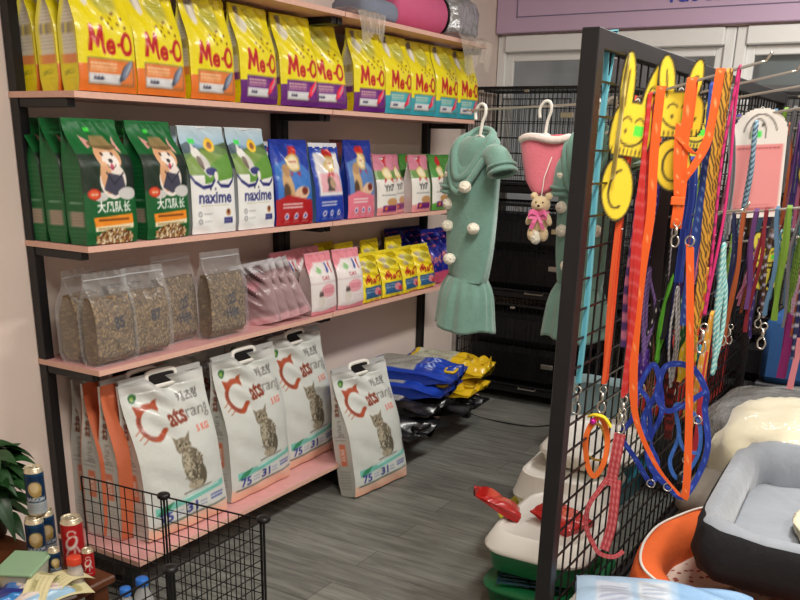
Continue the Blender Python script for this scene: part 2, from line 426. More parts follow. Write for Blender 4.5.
text_obj('lettering', 'Tất cả', .115, mat('blue_lettering', C8(70, 80, 190), rough=.5), t, Mx)

# ================================================================== SHELF RACKS
RX0, RX1, RX2 = 1.85, 3.152, 4.45
YF, YB = 2.229, 2.114
LV = [(1.978, YF-.06), (1.616, YF), (1.169, YF), (.777, YF), (.128, YB)]; BT = .018
def rack(x0, x1, label, loc):
    t = thing('shelving_rack', label, 'shelf', (x0, YW, 0))
    W = x1-x0
    for x in (.02, W-.02):
        g = G(); g.rbox((x, -.022, 1.2), (.036, .036, 2.4), .002); g.build('post', black, t)
    for z, yf in LV:
        D = YW-yf
        for x in (.02, W-.02):
            g = G(); a = Matrix.Rotation(0, 3, 'X')
            g.rbox((x, -.04-(D-.075)/2, z-.014), (.03, D-.08, .026), .002); g.build('bracket', black, t)
        g = G(); D2 = D-.003; y = -.003-D2/2
        g.rbox((W/2, y, z+BT/2), (W-.004, D2, BT), .0008, mi=0)
        # edge band strip round the front and the two ends
        g.box((W/2, -.003-D2-.0006, z+BT/2), (W-.003, .0012, BT), mi=1)
        for x in (.0015, W-.0015): g.box((x, y, z+BT/2), (.0012, D2, BT), mi=1)
        g.build('shelf_board', [pinkb, pinke], t)
    z, yf = LV[4]
    for x in (.02, W-.02):
        g = G(); g.rbox((x, -(YW-yf)+.06, .05), (.036, .036, .1), .002); g.build('foot', black, t)
        g = G(); g.rbox((x, -(YW-yf)/2+.0, .03), (.032, YW-yf-.13, .026), .002); g.build('base_bar', black, t)
    return t
rack(RX0, RX1-.003, 'left bay of the black shelving with pink boards, cat litter sacks at its foot', 0)
rack(RX1, RX2, 'right bay of the black shelving with pink boards, nearest the windows', 0)
Z1, Z2, Z3, Z4, Z0 = 1.635, 1.188, .796, .147, 1.997

# ================================================================== PRINT DESIGNS
YEL = C8(240, 226, 30)
def cv_meo(kind, bg=YEL, w=21, h=32):
    c = CV(w, h, bg, 14); band, lab, fish = {'tuna': (C8(232, 120, 40), C8(228, 128, 62), C8(70, 78, 92)), 'beef': (C8(98, 30, 120), C8(112, 40, 130), C8(178, 30, 50)), 'sea': (C8(52, 160, 178), C8(70, 175, 188), C8(170, 40, 60))}[kind]
    c.rect(0, 0, w, 7.2, band)
    c.poly([(0, 7.2), (w, 7.2), (w, 9.4), (10, 7.9), (0, 7.4)], band)
    c.ell(11.5, 25.5, 5.2, 4.8, C8(226, 214, 60)); c.ell(11.5, 25.5, 4.2, 3.8, C8(205, 200, 80)); c.small(8.5, 23.5, 14.6, 27.6, 4, C8(120, 140, 60), .2, seed=3)
    c.ell(4.2, 28, 1.9, 4, C8(190, 186, 160), .15); c.ell(3.8, 30.6, 1.7, 1.4, C8(120, 112, 100)); c.ell(4.7, 26, 1.1, 3, C8(232, 230, 218), .1)
    for x, y in ((8.8, 20), (10.6, 18.8), (12.4, 20.3), (14.6, 18.9), (16, 20.6), (11.8, 17.6), (17, 18.2), (13.4, 21.8)): c.ell(x, y, .55, .42, C8(128, 84, 20), x)
    R = C8(190, 22, 34)
    c.line([(3.6, 10.9), (4.3, 17.6), (6.0, 12.6), (7.7, 17.6), (8.4, 10.9)], 1.25, R); c.text('e', 10.9, 10.6, 8.2, R, .0, 1, .03, fit=3.2); c.line([(13.3, 13.2), (14.5, 13.2)], 1.0, R); c.ell(17.1, 13.7, 2.4, 3.3, R); c.ell(17.1, 13.7, 1.25, 2.1, YEL)
    c.rect(2.4, 2.0, 19.4, 9.2, C8(120, 110, 90)); c.rect(2.7, 2.3, 19.1, 8.9, lab); c.rect(2.7, 2.3, 14, 5.0, C8(222, 224, 226))
    c.small(3.4, 5.6, 12.5, 8.3, 3, C8(248, 226, 190), .42, seed=5); c.text('Adult', 6, 3.3, 1.5, C8(30, 30, 60), bold=.04)
    for i in range(3): c.ell(15.4+i*.8, 5.6+i*.5, 3.3, 1.0, tuple(min(1, v*(1+.35*i)) for v in fish), .95); c.ell(15.8+i*.8, 5.9+i*.5, 2.5, .35, C8(170, 176, 186), .95)
    return c
def cv_meo_side(w=8.5, h=32, o=C8(236, 150, 84)):
    c = CV(w, h, YEL, 14); c.rect(1.2, 10, w-1.2, h-2, C8(228, 224, 204)); c.small(1.7, 19, w-1.6, h-3, 11, C8(160, 156, 150), .22, seed=2)
    for i in range(6): c.rect(1.5+i*.9, 15.6, 2.1+i*.9, 18.4, [C8(220, 200, 40), C8(90, 80, 120)][i % 2])
    c.small(1.7, 11, w-1.6, 15, 4, C8(150, 146, 140), .2, seed=4)
    c.rect(1.0, 7.4, w-1.0, 10, o); c.text('1.2kg', w/2+.6, 4.7, 1.7, C8(130, 130, 40)); c.small(1.6, 3, w-1.6, 4.2, 1, C8(150, 150, 60)); return c
GR = C8(16, 92, 44)
def cv_green(w=22, h=37):
    c = CV(w, h, GR, 14); c.grad(15, 27, C8(14, 70, 36), C8(20, 40, 30)); c.grad(27, 37, C8(16, 96, 46), C8(20, 108, 52))
    c.poly([(0, 16), (6, 15), (10, 17), (3, 27), (0, 26)], C8(24, 44, 30)); c.poly([(22, 14), (15, 16), (18, 27), (22, 26)], C8(20, 36, 28))
    sk, wh = C8(222, 170, 128), C8(238, 230, 222)
    c.poly([(5.2, 28.6), (4.2, 32.6), (8.6, 30)], C8(216, 160, 150)); c.poly([(15.6, 29), (18.4, 32.6), (18.2, 27.2)], C8(224, 170, 160))
    c.ell(11.5, 26.3, 5.2, 4.2, sk); c.ell(11.7, 24.6, 3.4, 3.2, wh); c.ell(11.8, 19, 5.6, 5.4, wh); c.ell(9.2, 20, 2.4, 5, sk, .2)
    c.ell(11.5, 29.6, 5.6, 1.3, C8(116, 96, 60), -.08); c.poly([(7.4, 29.6), (8.2, 32.4), (14.4, 32.4), (15.6, 29.4)], C8(146, 126, 82))
    for x in (9.3, 13.4): c.ell(x, 27, .55, .5, C8(30, 22, 20))
    c.ell(11.8, 25, .9, .65, C8(30, 24, 26)); c.ell(11.8, 23.2, .8, 1.0, C8(200, 70, 100)); c.arc(11.8, 24.7, 1.9, 200, 340, .25, C8(60, 40, 40))
    c.poly([(7.6, 16.5), (10, 21.5), (16, 20.5), (17.2, 16.2), (12, 14.6)], C8(66, 66, 84)); c.line([(9, 21.8), (12, 18), (16.2, 21.4)], .5, C8(36, 36, 52))
    c.ell(17.5, 15.2, 4.2, 1.9, C8(206, 206, 204)); c.ell(6, 14.4, 3, 1.4, C8(205, 205, 200)); c.ell(3.6, 15.2, 2.4, 1.7, C8(190, 44, 34)); c.ell(3.6, 15.2, 1.9, 1.3, C8(216, 90, 50))
    c.small(2.5, 14.6, 4.8, 15.8, 1, C8(250, 240, 220), .35)
    for i, s in enumerate('大风队长'): c.text(s, 5.9+i*3.6, 10.0, 3.5, C8(244, 244, 240), bold=.03)
    c.poly([(2.6, 8.2), (19.2, 9), (19.4, 6), (3, 5.4)], C8(236, 142, 36)); c.small(4.4, 6.6, 17.4, 8.2, 1, C8(110, 60, 20), .7, seed=8); c.poly([(3, 5.4), (19.4, 6), (19.3, 4.6), (3.1, 4)], C8(238, 226, 190)); c.small(4, 4.4, 18, 5.2, 1, C8(120, 100, 50), .35, seed=4)
    c.ell(11.4, 1.6, 8.2, 3.0, C8(96, 62, 34)); c.speck(3.5, 0, 19.5, 4.6, [C8(190, 150, 90), C8(230, 214, 170), C8(140, 96, 50), C8(236, 226, 200), C8(120, 70, 40)], 210, .5, 3, lambda x, y: ((x-11.4)/8)**2+((y-1.6)/2.9)**2 < 1)
    c.rect(7.6, 33.6, 10.2, 34.8, C8(70, 226, 70)); return c
def cv_green_side(w=9, h=37):
    c = CV(w, h, C8(22, 100, 52), 14); c.rect(0, h*.82, w, h, C8(18, 84, 44)); c.small(1, 14, w-1, 24, 7, C8(60, 130, 84), .25, seed=6)
    for i in range(5): c.ell(1.8+i*1.3, 12.6, .35, .35, C8(190, 210, 190))
    c.rect(1.3, 5.4, w-1.2, 10, C8(168, 154, 136)); c.small(1.6, 6, w-1.6, 9.6, 4, C8(140, 128, 112), .3); c.small(1, 1, w-1, 4.6, 3, C8(60, 130, 84), .25, seed=9); return c
def cv_nax(w=22, h=36):
    W = C8(236, 238, 236); NB = C8(34, 38, 110); c = CV(w, h, W, 14)
    c.grad(20, 36, C8(120, 150, 96), C8(120, 150, 96)); c.rect(0, 28.5, w, 36, C8(126, 164, 196)); c.grad(30, 36, C8(150, 186, 208), C8(196, 214, 222))
    c.poly([(0, 28), (w, 30.4), (w, 20), (0, 20)], C8(96, 130, 66)); c.poly([(0, 25), (8, 28.5), (w, 26), (w, 22), (0, 20)], C8(126, 156, 78)); c.poly([(6, 22), (22, 27.5), (22, 19), (6, 17)], C8(96, 150, 56))
    c.poly([(0, 30), (3, 31), (8, 28), (0, 27)], C8(60, 84, 96)); c.poly([(22, 31), (16, 30), (22, 28.5)], C8(70, 92, 60))
    c.poly([(0, 0), (0, 20.5), (1.6, 18.2), (5, 16.4), (9, 16.8), (11.4, 19.2), (14, 16.8), (18, 16.6), (20.6, 18.6), (w, 21), (w, 0)], NB)
    c.poly([(0, 0), (0, 19.2), (1.6, 17), (5, 15.2), (9, 15.6), (11.4, 18), (14, 15.6), (18, 15.4), (20.6, 17.4), (w, 19.6), (w, 0)], W)
    c.ell(7.6, 23.4, 2.2, 4.6, C8(206, 206, 200), .45); c.ell(5.2, 27.4, 1.8, 1.7, C8(226, 226, 220)); c.poly([(3.6, 28.4), (4, 31), (5.4, 28.8)], C8(216, 214, 206)); c.ell(6.2, 24, 1.1, 2.4, C8(110, 96, 84), .3); c.ell(10, 21.2, 2.6, 1.3, NB, .1); c.ell(12, 19.4, .9, 1.8, C8(230, 230, 226))
    c.ell(13.2, 30, 2.5, 2.4, C8(240, 196, 40)); c.ell(13.2, 29.9, 1.2, 1.2, C8(150, 90, 30)); c.rect(3.4, 30.4, 6.8, 31.9, C8(70, 226, 90))
    c.text('naxime', 11, 10.6, 5.6, NB, 0, 1, .025, fit=16.5)
    for x in (8.6, 11): c.ell(x, 15.2, .42, .42, C8(60, 60, 70))
    c.small(4, 9.4, 18, 10, 1, C8(176, 170, 120), .22)
    for y in (6.7, 4.2): c.ell(3.2, y, 1.0, 1.0, C8(150, 152, 156)); c.ell(3.2, y, .6, .6, C8(210, 212, 214)); c.small(5, y-.4, 9, y+.4, 1, C8(150, 150, 154), .25)
    c.ell(17.4, 7, 1.4, 1.3, C8(200, 150, 100)); c.ell(17.4, 7.3, .7, .9, C8(90, 50, 40)); c.rect(14.8, 3.2, 19.6, 5.2, NB); c.small(15.2, 3.8, 19, 4.6, 1, C8(230, 230, 240), .3); return c
def cv_cats(w=39, h=57, k=9):
    W = C8(210, 215, 210); BR = C8(168, 76, 46); c = CV(w, h, W, k); c.rect(0, 55, w, h, C8(176, 178, 176)); c.grad(0, 4.6, C8(236, 178, 150), C8(232, 200, 180)); c.rect(0, 52, w, 55, C8(206, 208, 204))  # peach fade at the foot: printed tint with the shelf's pink reflection painted in
    c.ell(5.2, 50.6, 1.9, 1.5, C8(52, 104, 60), .5); c.ell(5.0, 50.4, .9, .7, C8(140, 170, 80), .5)
    c.arc(9.6, 41.2, 5.4, 42, 322, 1.9, BR, 5.8); c.arc(9.6, 41.2, 5.2, 150, 250, .9, C8(130, 70, 60), 5.6); c.poly([(4.0, 44.6), (3.6, 48.2), (7.2, 47)], BR); c.poly([(10.8, 47.2), (14.0, 49), (14.2, 45.0)], BR)
    for a, b in ((5.2, 38.0), (4.4, 39.8), (6.2, 36.4)): c.line([(a-3, b-1.6), (a-.8, b)], .3, BR)
    c.text('ats', 20.6, 38.6, 8.6, C8(132, 60, 40), .06, 1, .03, fit=9.6); c.text('rang', 30.9, 39.6, 6.8, C8(120, 116, 116), .06, 1, .0, fit=10.6)
    c.text('캐츠랑', 28.6, 46, 3.9, C8(84, 80, 80), .05, 1, .02); c.text('5 KG', 31, 34, 3.3, C8(222, 120, 104), 0, 1, .04)
    F1, F2, F3, F4 = C8(130, 122, 104), C8(96, 90, 76), C8(176, 168, 146), C8(206, 200, 184)
    c.poly([(15.4, 34.6), (15.8, 30), (21.6, 30.5), (23.4, 35.4), (20.6, 33.4), (17.4, 33)], F1)
    c.ell(19, 30.6, 3.5, 3.1, F1); c.ell(19, 29.4, 2.2, 1.8, F3); c.ell(22, 22.6, 5.0, 7.4, F1, .28); c.ell(20.3, 22.6, 2.5, 6, F3, .25); c.ell(24.6, 18.6, 3.8, 4.6, F2, .2); c.ell(22.4, 15.6, 3.6, 1.9, F3)
    c.speck(17, 15, 28, 33, [F2, F3, F4, C8(80, 74, 62)], 240, .42, 5, lambda x, y: ((x-22)/5)**2+((y-22.6)/7.6)**2 < 1 or ((x-19)/3.3)**2+((y-30.6)/2.8)**2 < 1)
    for x in (17.7, 20.3): c.ell(x, 31, .55, .5, C8(60, 58, 36))
    c.ell(19, 29.6, .4, .3, C8(120, 70, 60)); c.small(16, 12.9, 30, 13.6, 1, C8(110, 106, 100), .5, .04, 3)
    c.poly([(3, 8.4), (37, 11.4), (37, 13.6), (12, 11.6), (3, 11.2)], C8(120, 196, 184)); c.poly([(3, 8.2), (6, 10.8), (11.4, 12), (8.6, 9.2)], C8(58, 140, 100)); c.small(14, 10.2, 34, 12.4, 1, C8(214, 238, 232), .6, .08, 4)
    c.text('75', 7.4, 5.3, 4.7, C8(38, 52, 140), .03, 1, .03, fit=5.8); c.small(11.4, 5.8, 15.4, 8.2, 2, C8(130, 140, 180), .4, seed=5); c.text('31', 20, 5.9, 4.7, C8(38, 52, 140), .03, 1, .03, fit=5.2); c.small(23.4, 6.4, 27, 8.8, 2, C8(130, 140, 180), .4, seed=6); c.small(29, 7, 36, 9.6, 2, C8(70, 84, 160), .65, seed=7)
    c.poly([(2, 3.6), (37.6, 4.8), (37.6, 5.5), (2, 4.4)], C8(96, 116, 106)); return c
def cv_cats_side(w=12, h=57, o=None, rev=False):
    W = C8(202, 205, 198); c = CV(w, h, W, 9)
    if o: c.rect(w*.78, 0, w, h, o)
    c.arc(5.4, 47, 3.4, 60, 320, .8, C8(150, 80, 60)); c.text('ats', 5.4, 39.4, 6, C8(120, 66, 50), -PI/2, .9, .03); c.text('rang', 4.8, 31, 5, C8(140, 136, 132), -PI/2, .9, 0)
    c.rect(4, 14, 7.6, 24, C8(222, 130, 96)); c.text('5KG', 4.9, 19, 3, C8(240, 226, 216), -PI/2, 1, .04); c.small(3, 3, 9, 12, 7, C8(160, 158, 154), .35, seed=3); c.small(3, 25, 9, 28, 2, C8(150, 148, 144), .4, seed=9); return c

# ================================================================== TOP PACKETS, SHELF 1 (yellow cat food)
GM = 'yellow cat food bags on the second shelf from the top'
def mk_meo(kind, seed, o=None):
    kw = dict(side=cv_meo_side(o=o or C8(236, 150, 84)), back=C8(222, 214, 60), nx=46, ny=66, tp=.5, bulge=.010, wr=.0035, seed=seed, pinch=.55)
    return Kind(bag('cat_food_bag', 'bag of cat food', 'pouch', film, .216, .322, .088, cv_meo(kind), seal=(C8(226, 214, 30), .012), **kw))
tuna, beef, sea = mk_meo('tuna', 3), mk_meo('beef', 5, C8(120, 60, 150)), mk_meo('sea', 8, C8(90, 180, 190))
for k_ in (tuna, beef, sea): k_.p['category'] = 'cat food'
# (kind, x, y, yaw, lean, label)
for kd, x, y, rz, rx, lb in [
    (tuna, 1.958, 2.272, -.03, -.02, 'yellow and orange cat food bag at the left end, its side panel facing the wall'),
    (tuna, 1.956, 2.370, .03, -.03, 'yellow cat food bag second back from the front at the left end'),
    (tuna, 1.958, 2.466, .0, -.02, 'yellow cat food bag against the wall at the left end'),
    (tuna, 2.178, 2.272, .02, -.06, 'second orange banded yellow bag from the left in the front row'),
    (tuna, 2.420, 2.272, -.02, -.04, 'orange banded yellow bag directly left of the first purple banded bag'),
    (tuna, 2.30, 2.42, .05, -.03, 'yellow bag standing behind the two middle orange banded bags'),
    (beef, 2.664, 2.272, .03, -.05, 'purple banded yellow bag beside the last orange banded one'),
    (beef, 2.915, 2.272, -.10, -.07, 'tall purple banded yellow bag, second of the purple ones from the left'),
    (beef, 2.79, 2.42, .0, -.03, 'yellow bag half hidden behind the first two purple banded bags'),
    (beef, 3.135, 2.290, -.20, -.16, 'purple banded yellow bag leaning back in the middle of the row'),
    (beef, 3.23, 2.44, .0, -.02, 'yellow bag standing at the back behind the slumped purple banded one'),
    (beef, 3.415, 2.272, -.12, -.05, 'last purple banded yellow bag, next to the blue banded ones'),
    (sea, 3.650, 2.270, -.05, -.04, 'blue banded yellow bag touching the last purple banded one'),
    (sea, 3.885, 2.275, -.10, -.06, 'second blue banded yellow bag from the left'),
    (sea, 4.115, 2.270, -.04, -.04, 'third blue banded yellow bag from the left'),
    (sea, 4.345, 2.272, -.08, -.06, 'blue banded yellow bag at the window end of the shelf'),
    (sea, 3.78, 2.43, .0, -.02, 'yellow bag at the back behind the first two blue banded bags')]:
    kd.put((x+.035, y, Z1+.001), (rx, 0, rz), lb, GM)

# ================================================================== SHELF 2
def lab(k, cat): k.p['category'] = cat; return k
green = lab(Kind(bag('dog_food_bag', 'g', 'pouch', matte, .202, .368, .092, cv_green(), seal=(C8(18, 110, 54), .01), side=cv_green_side(), back=C8(18, 90, 46), nx=60, ny=96, tp=.62, bulge=.009, wr=.002, seed=11, narrow=.0, sealv=.97, lean_top=.03)), 'dog food')
nax = lab(Kind(bag('pet_food_bag', 'g', 'pouch', matte, .215, .36, .075, cv_nax(), seal=(C8(220, 226, 228), .008), side=CV(8, 36, C8(190, 196, 198), 6).rect(0, 22, 8, 36, C8(110, 130, 120)), back=C8(215, 218, 218), nx=60, ny=90, tp=.5, bulge=.006, wr=.002, seed=14, sealv=.98, lean_top=.02)), 'pet food')
GG = 'green bags of dog food'
for kd, x, y, rz, lb, gr in [
    (green, 1.955, 2.273, -.02, 'green dog food bag with a hatted dog, front one of the left file', GG),
    (green, 1.955, 2.372, .0, 'green dog food bag in the middle of the left file, showing its side', GG),
    (green, 1.956, 2.472, .02, 'green dog food bag against the wall at the back of the left file', GG),
    (green, 2.175, 2.273, .03, 'green dog food bag with a hatted dog, beside the white and blue landscape bags', GG),
    (green, 2.19, 2.385, .0, 'green dog food bag hidden behind the right hand one of the front pair', GG),
    (nax, 2.405, 2.268, -.05, 'white pet food bag with a meadow picture, beside the green bag', 'white bags with a meadow picture'),
    (nax, 2.638, 2.268, .02, 'white pet food bag with a meadow picture, beside the blue and red pouch', 'white bags with a meadow picture'),
    (nax, 2.48, 2.38, .0, 'white pet food bag peeking out behind the other two meadow bags', 'white bags with a meadow picture')]:
    kd.put((x+(.028 if x > 2.1 else .006), y, Z2+.001), (-.02, 0, rz), lb, gr)
BL = C8(30, 62, 168)
def cv_smart(a, b, c3, w=22, h=32, white=False):
    c = CV(w, h, a, 14)
    if white: c.rect(2, 11, w-2, 29.5, C8(228, 226, 228)); c.rect(3.4, 12.6, w-3, 20.5, C8(232, 176, 186)); c.poly([(7, 13), (9.4, 20), (13, 13)], C8(90, 80, 76)); c.ell(12, 17, 2, 3, C8(190, 160, 130))
    else:
        c.poly([(1, 24), (12, 27), (22, 20), (22, 9), (1, 9)], c3); c.ell(6.5, 15, 2.8, 7.4, C8(206, 170, 120), .15); c.ell(6.4, 21.5, 2.4, 2.6, C8(180, 140, 96)); c.ell(5.4, 12.6, 1.8, 4, C8(90, 66, 50), .1); c.ell(14, 12.4, 5, 2.8, C8(226, 190, 160), .2); c.ell(16, 13.4, 2, 1.6, C8(120, 50, 40))
        c.poly([(0, 0), (w, 0), (w, 9.5), (14, 10.5), (6, 12), (0, 10)], b)
    c.poly([(9.6, 24), (13.6, 24), (14.2, 31), (9, 31)], C8(196, 40, 40)); c.ell(11.7, 24.6, 3.9, 3.6, C8(220, 190, 110)); c.ell(11.7, 24.6, 3, 2.7, C8(238, 226, 190)); c.small(9.6, 24, 14, 25.6, 1, C8(170, 40, 40), .45)
    c.poly([(9.4, 21.4), (8.8, 18.8), (10.6, 20.4)], C8(190, 40, 40)); c.poly([(14, 21.4), (14.8, 18.8), (12.8, 20.4)], C8(190, 40, 40))
    c.small(3, 6.4, 14, 9, 2, C8(244, 240, 240), .5, seed=4)
    for i in range(3): c.ell(5+i*5.4, 3.4, 1.3, 1.3, C8(236, 226, 232)); c.ell(5+i*5.4, 3.4, .7, .7, a); c.small(3.6+i*5.4, 1.1, 7+i*5.4, 1.7, 1, C8(236, 226, 232), .22)
    return c
def mk(name, cat, cv, w, h, d, seal, m=film, seed=1, nx=34, ny=50, **kw):
    return lab(Kind(bag(name, 'g', 'pouch', m, w, h, d, cv, seal=seal, nx=nx, ny=ny, seed=seed, **kw)), cat)
sred = mk('pet_food_pouch', 'pet food', cv_smart(BL, C8(176, 30, 36), C8(60, 120, 200)), .225, .31, .06, (C8(24, 50, 150), .02), seed=21, tp=.4, wr=.004, back=BL)
swh = mk('pet_food_pouch', 'pet food', cv_smart(BL, BL, BL, white=True), .215, .30, .06, (C8(220, 222, 228), .02), seed=22, tp=.4, wr=.004, back=C8(90, 130, 160))
spk = mk('pet_food_pouch', 'pet food', cv_smart(C8(28, 52, 150), C8(224, 120, 140), C8(90, 130, 190)), .205, .315, .055, (C8(24, 46, 140), .02), seed=23, tp=.4, wr=.003, back=BL)
sred.put((2.905, 2.262, Z2+.001), (-.04, 0, -.05), 'blue pouch with a red lower half and gold medallion, right of the meadow bags')
swh.put((3.150, 2.262, Z2+.001), (-.06, 0, .04), 'blue pouch with a big white panel and pink picture, between two blue pouches')
swh.put((2.96, 2.41, Z2+.001), (-.02, 0, .3), 'white topped pouch turned sideways behind the blue and red pouch')
swh.put((3.04, 2.475, Z2+.001), (-.0, 0, -.1), 'white topped pouch nearest the wall behind the blue pouches')
spk.put((3.395, 2.262, Z2+.001), (-.04, 0, -.03), 'blue pouch with a pink lower half and gold medallion, nearest the small cat bags')
bb = mk('kraft_pouch', 'pet food', CV(16, 30, C8(90, 30, 34), 6), .16, .32, .06, (C8(80, 26, 30), .015), seed=24, tp=.5, nx=10, ny=16, back=C8(80, 28, 30))
bb.put((3.46, 2.41, Z2+.001), (-.0, 0, .05), 'plain dark red pouch standing behind the pink and blue pouch')
def cv_small(top, mid, acc, w=15, h=27, g=False):
    c = CV(w, h, C8(232, 230, 222), 14); c.rect(0, 20, w, h, top); c.rect(0, 16.5, w, 20.4, mid); c.rect(6, 21, 9.2, h, C8(190, 36, 44)); c.ell(7.6, 19.4, 3.4, 3, C8(222, 204, 130)); c.ell(7.6, 19.4, 2.5, 2.1, C8(240, 228, 190)); c.poly([(5, 17), (4, 14.6), (6.6, 16.4)], C8(190, 40, 40)); c.poly([(10, 17), (11.2, 14.6), (8.6, 16.4)], C8(190, 40, 40))
    c.text('כYп7'[1:], 7.4, 11.2, 4.0, C8(60, 60, 64), .05, 1, .04); c.small(2, 8.4, 13, 10.2, 1, C8(120, 120, 120), .4); c.poly([(0, 0), (w, 0), (w, 7), (9, 5), (0, 3.4)], acc); c.ell(9.6, 6, 4, 1.8, C8(196, 150, 100)); c.rect(3, 1.6, 13, 4.4, C8(112, 40, 110)); c.ell(5.2, 3, 1, .9, C8(230, 120, 60)); return c
pa = mk('cat_food_bag', 'cat food', cv_small(C8(206, 130, 150), C8(110, 150, 80), C8(226, 150, 150)), .165, .262, .06, (C8(196, 120, 140), .012), seed=31, tp=.45, back=C8(220, 210, 205), side=CV(6, 27, C8(200, 190, 190), 6))
pg = mk('cat_food_bag', 'cat food', cv_small(C8(76, 140, 60), C8(80, 150, 70), C8(90, 160, 70)), .165, .262, .06, (C8(70, 130, 60), .012), seed=33, tp=.45, back=C8(90, 150, 80), side=CV(6, 27, C8(110, 150, 90), 6))
GP = 'small white and pink cat food bags'
for kd, x, y, rz, rx, lb, gr in [
    (pa, 3.58, 2.262, -.05, -.05, 'small pink topped white bag next to the blue and pink pouch', GP),
    (pa, 3.735, 2.30, .18, -.08, 'small pink topped white bag, twisted a little, second from the left', GP),
    (pa, 3.90, 2.262, -.06, -.05, 'small pink topped white bag in front of the right bay post', GP),
    (pg, 4.09, 2.262, .02, -.05, 'small white bag with a green top and green foot, right of the pink topped ones', None),
    (pg, 4.31, 2.30, -.05, -.04, 'small green topped bag last towards the window, half behind the hanging dress', None),
    (pg, 4.03, 2.41, .0, -.0, 'small green topped bag in the back row behind the pink topped ones', None),
    (pa, 3.66, 2.42, .0, -.0, 'small pink topped bag in the back row', GP),
    (pg, 4.22, 2.42, .0, -.0, 'small green topped bag in the back row nearest the windows', None)]:
    kd.put((x+.03, y, Z2+.001), (rx, 0, rz), lb, gr)

# ================================================================== SHELF 3
def clear_bag(seed, words, w=.19, h=.30, d=.085):
    t = thing('clear_pouch', 'g', 'kibble pouch')
    rd = random.Random(seed)
    # kibble: a lumpy solid filled with speckled pellets
    KB = [C8(138, 112, 74), C8(92, 70, 44), C8(166, 138, 96), C8(112, 88, 56)]
    c = CV(w*100, h*100*.70, C8(70, 54, 34), 16)
    c.speck(0, 0, w*100, h*70, KB, 1500, .38, seed)
    IK = C8(14, 14, 44)
    for i, s in enumerate(words): c.text(s, w*50+1.4-.3*i, h*36-5*i, 5.2, IK, .12, .9, .035)
    g = bag_geo(w-.012, h*.70, d-.014, c, side=CV(6, 20, C8(100, 82, 58), 8).speck(0, 0, 6, 20, KB, 200, .34, seed), back=C8(104, 86, 60), nx=64, ny=72, ns=6, tp=.66, top_d=.03, bulge=.006, pinch=.2, wr=.003, seed=seed, sealv=1.0, base=.55)
    g.v = [(x, y, z+.012) for x, y, z in g.v]
    g.build('kibble', mat('kibble', attr=True, rough=.8, bump=1, bscale=160, bdist=.004), t, auto=60)
    g = bag_geo(w+.006, h, d+.004, CV(w*100, h*100, C8(225, 228, 228), 3), back=C8(225, 228, 228), nx=26, ny=36, ns=6, tp=.55, bulge=.006, pinch=.4, wr=.005, seed=seed+5, sealv=.93, base=.7)
    g.colored = False; g.build('clear_bag', clearf, t, auto=60)
    g = G(); g.grid(lambda u, v: ((u-.5)*(w+.004), math.sin(u*8)*.002, h*.925+v*h*.012), 20, 1); g.grid(lambda u, v: ((u-.5)*(w+.004), math.sin(u*8)*.002-.004, h*.925+v*h*.012), 20, 1, flip=True)
    g.build('zip_strip', mat('milky_zip', C8(196, 200, 206), rough=.3, alpha=.6), t, smooth=True)
    return lab(Kind(t), 'kibble pouch')
c85, c87, c25 = clear_bag(41, ['85'], w=.17), clear_bag(43, ['87'], w=.17), clear_bag(47, ['25', 'Hạt'], w=.205, h=.32)
for kd, x, y, rz, lb in [
    (c85, 1.95, 2.395, .25, 'clear pouch of brown kibble nearest the left wall, in the back row'),
    (c85, 1.952, 2.278, .0, 'clear kibble pouch marked 85, frontmost on its shelf'),
    (c87, 2.125, 2.290, -.03, 'clear kibble pouch marked 87, third from the left wall'),
    (c25, 2.315, 2.345, .10, 'clear kibble pouch with two lines of handwriting, the one set further back'),
    (c25, 2.505, 2.282, .0, 'clear kibble pouch with handwriting, right beside the silvery pink packets'),
    (c87, 2.16, 2.44, .05, 'clear kibble pouch in the back row behind the one marked 87')]:
    kd.put((x, y, Z3+.001), (-.02, 0, rz), lb, 'clear pouches of kibble')
# silvery pink flat sachets leaning on each other
def cv_sil(w=15, h=24):
    c = CV(w, h, C8(160, 132, 136), 12); c.rect(0, h-3, w, h, C8(204, 202, 206)); c.rect(0, 0, w, 3, C8(216, 170, 178)); c.ell(7.5, 11, 4.5, 6, C8(160, 130, 134)); c.line([(1, 2), (1.6, h-2)], .8, C8(214, 206, 208)); c.small(3, 4, 12, 9, 4, C8(120, 90, 96), .3); c.ell(8, 16, 2.4, 2, C8(196, 140, 150)); return c
sil = mk('treat_sachet', 'pet treats', cv_sil(), .165, .235, .035, (C8(205, 205, 210), .018), seed=51, tp=.3, wr=.008, bulge=.014, nx=22, ny=30, back=C8(170, 144, 148), narrow=.04)
for x, y, rz, ry, lb in [(2.705, 2.30, -.85, -.22, 'silvery pink treat sachet leaning beside the clear kibble pouch'), (2.765, 2.295, -.9, -.28, 'silvery pink treat sachet, second of the leaning ones'), (2.83, 2.29, -.95, -.34, 'silvery pink treat sachet, third of the leaning ones'), (2.90, 2.285, -.9, -.45, 'silvery pink treat sachet, lowest and nearest the pink striped bags')]:
    sil.put((x+.045, y, Z3+.002), (.06*math.sin(x*90), ry, rz+.25*math.sin(x*60)), lb, 'silvery pink treat sachets')
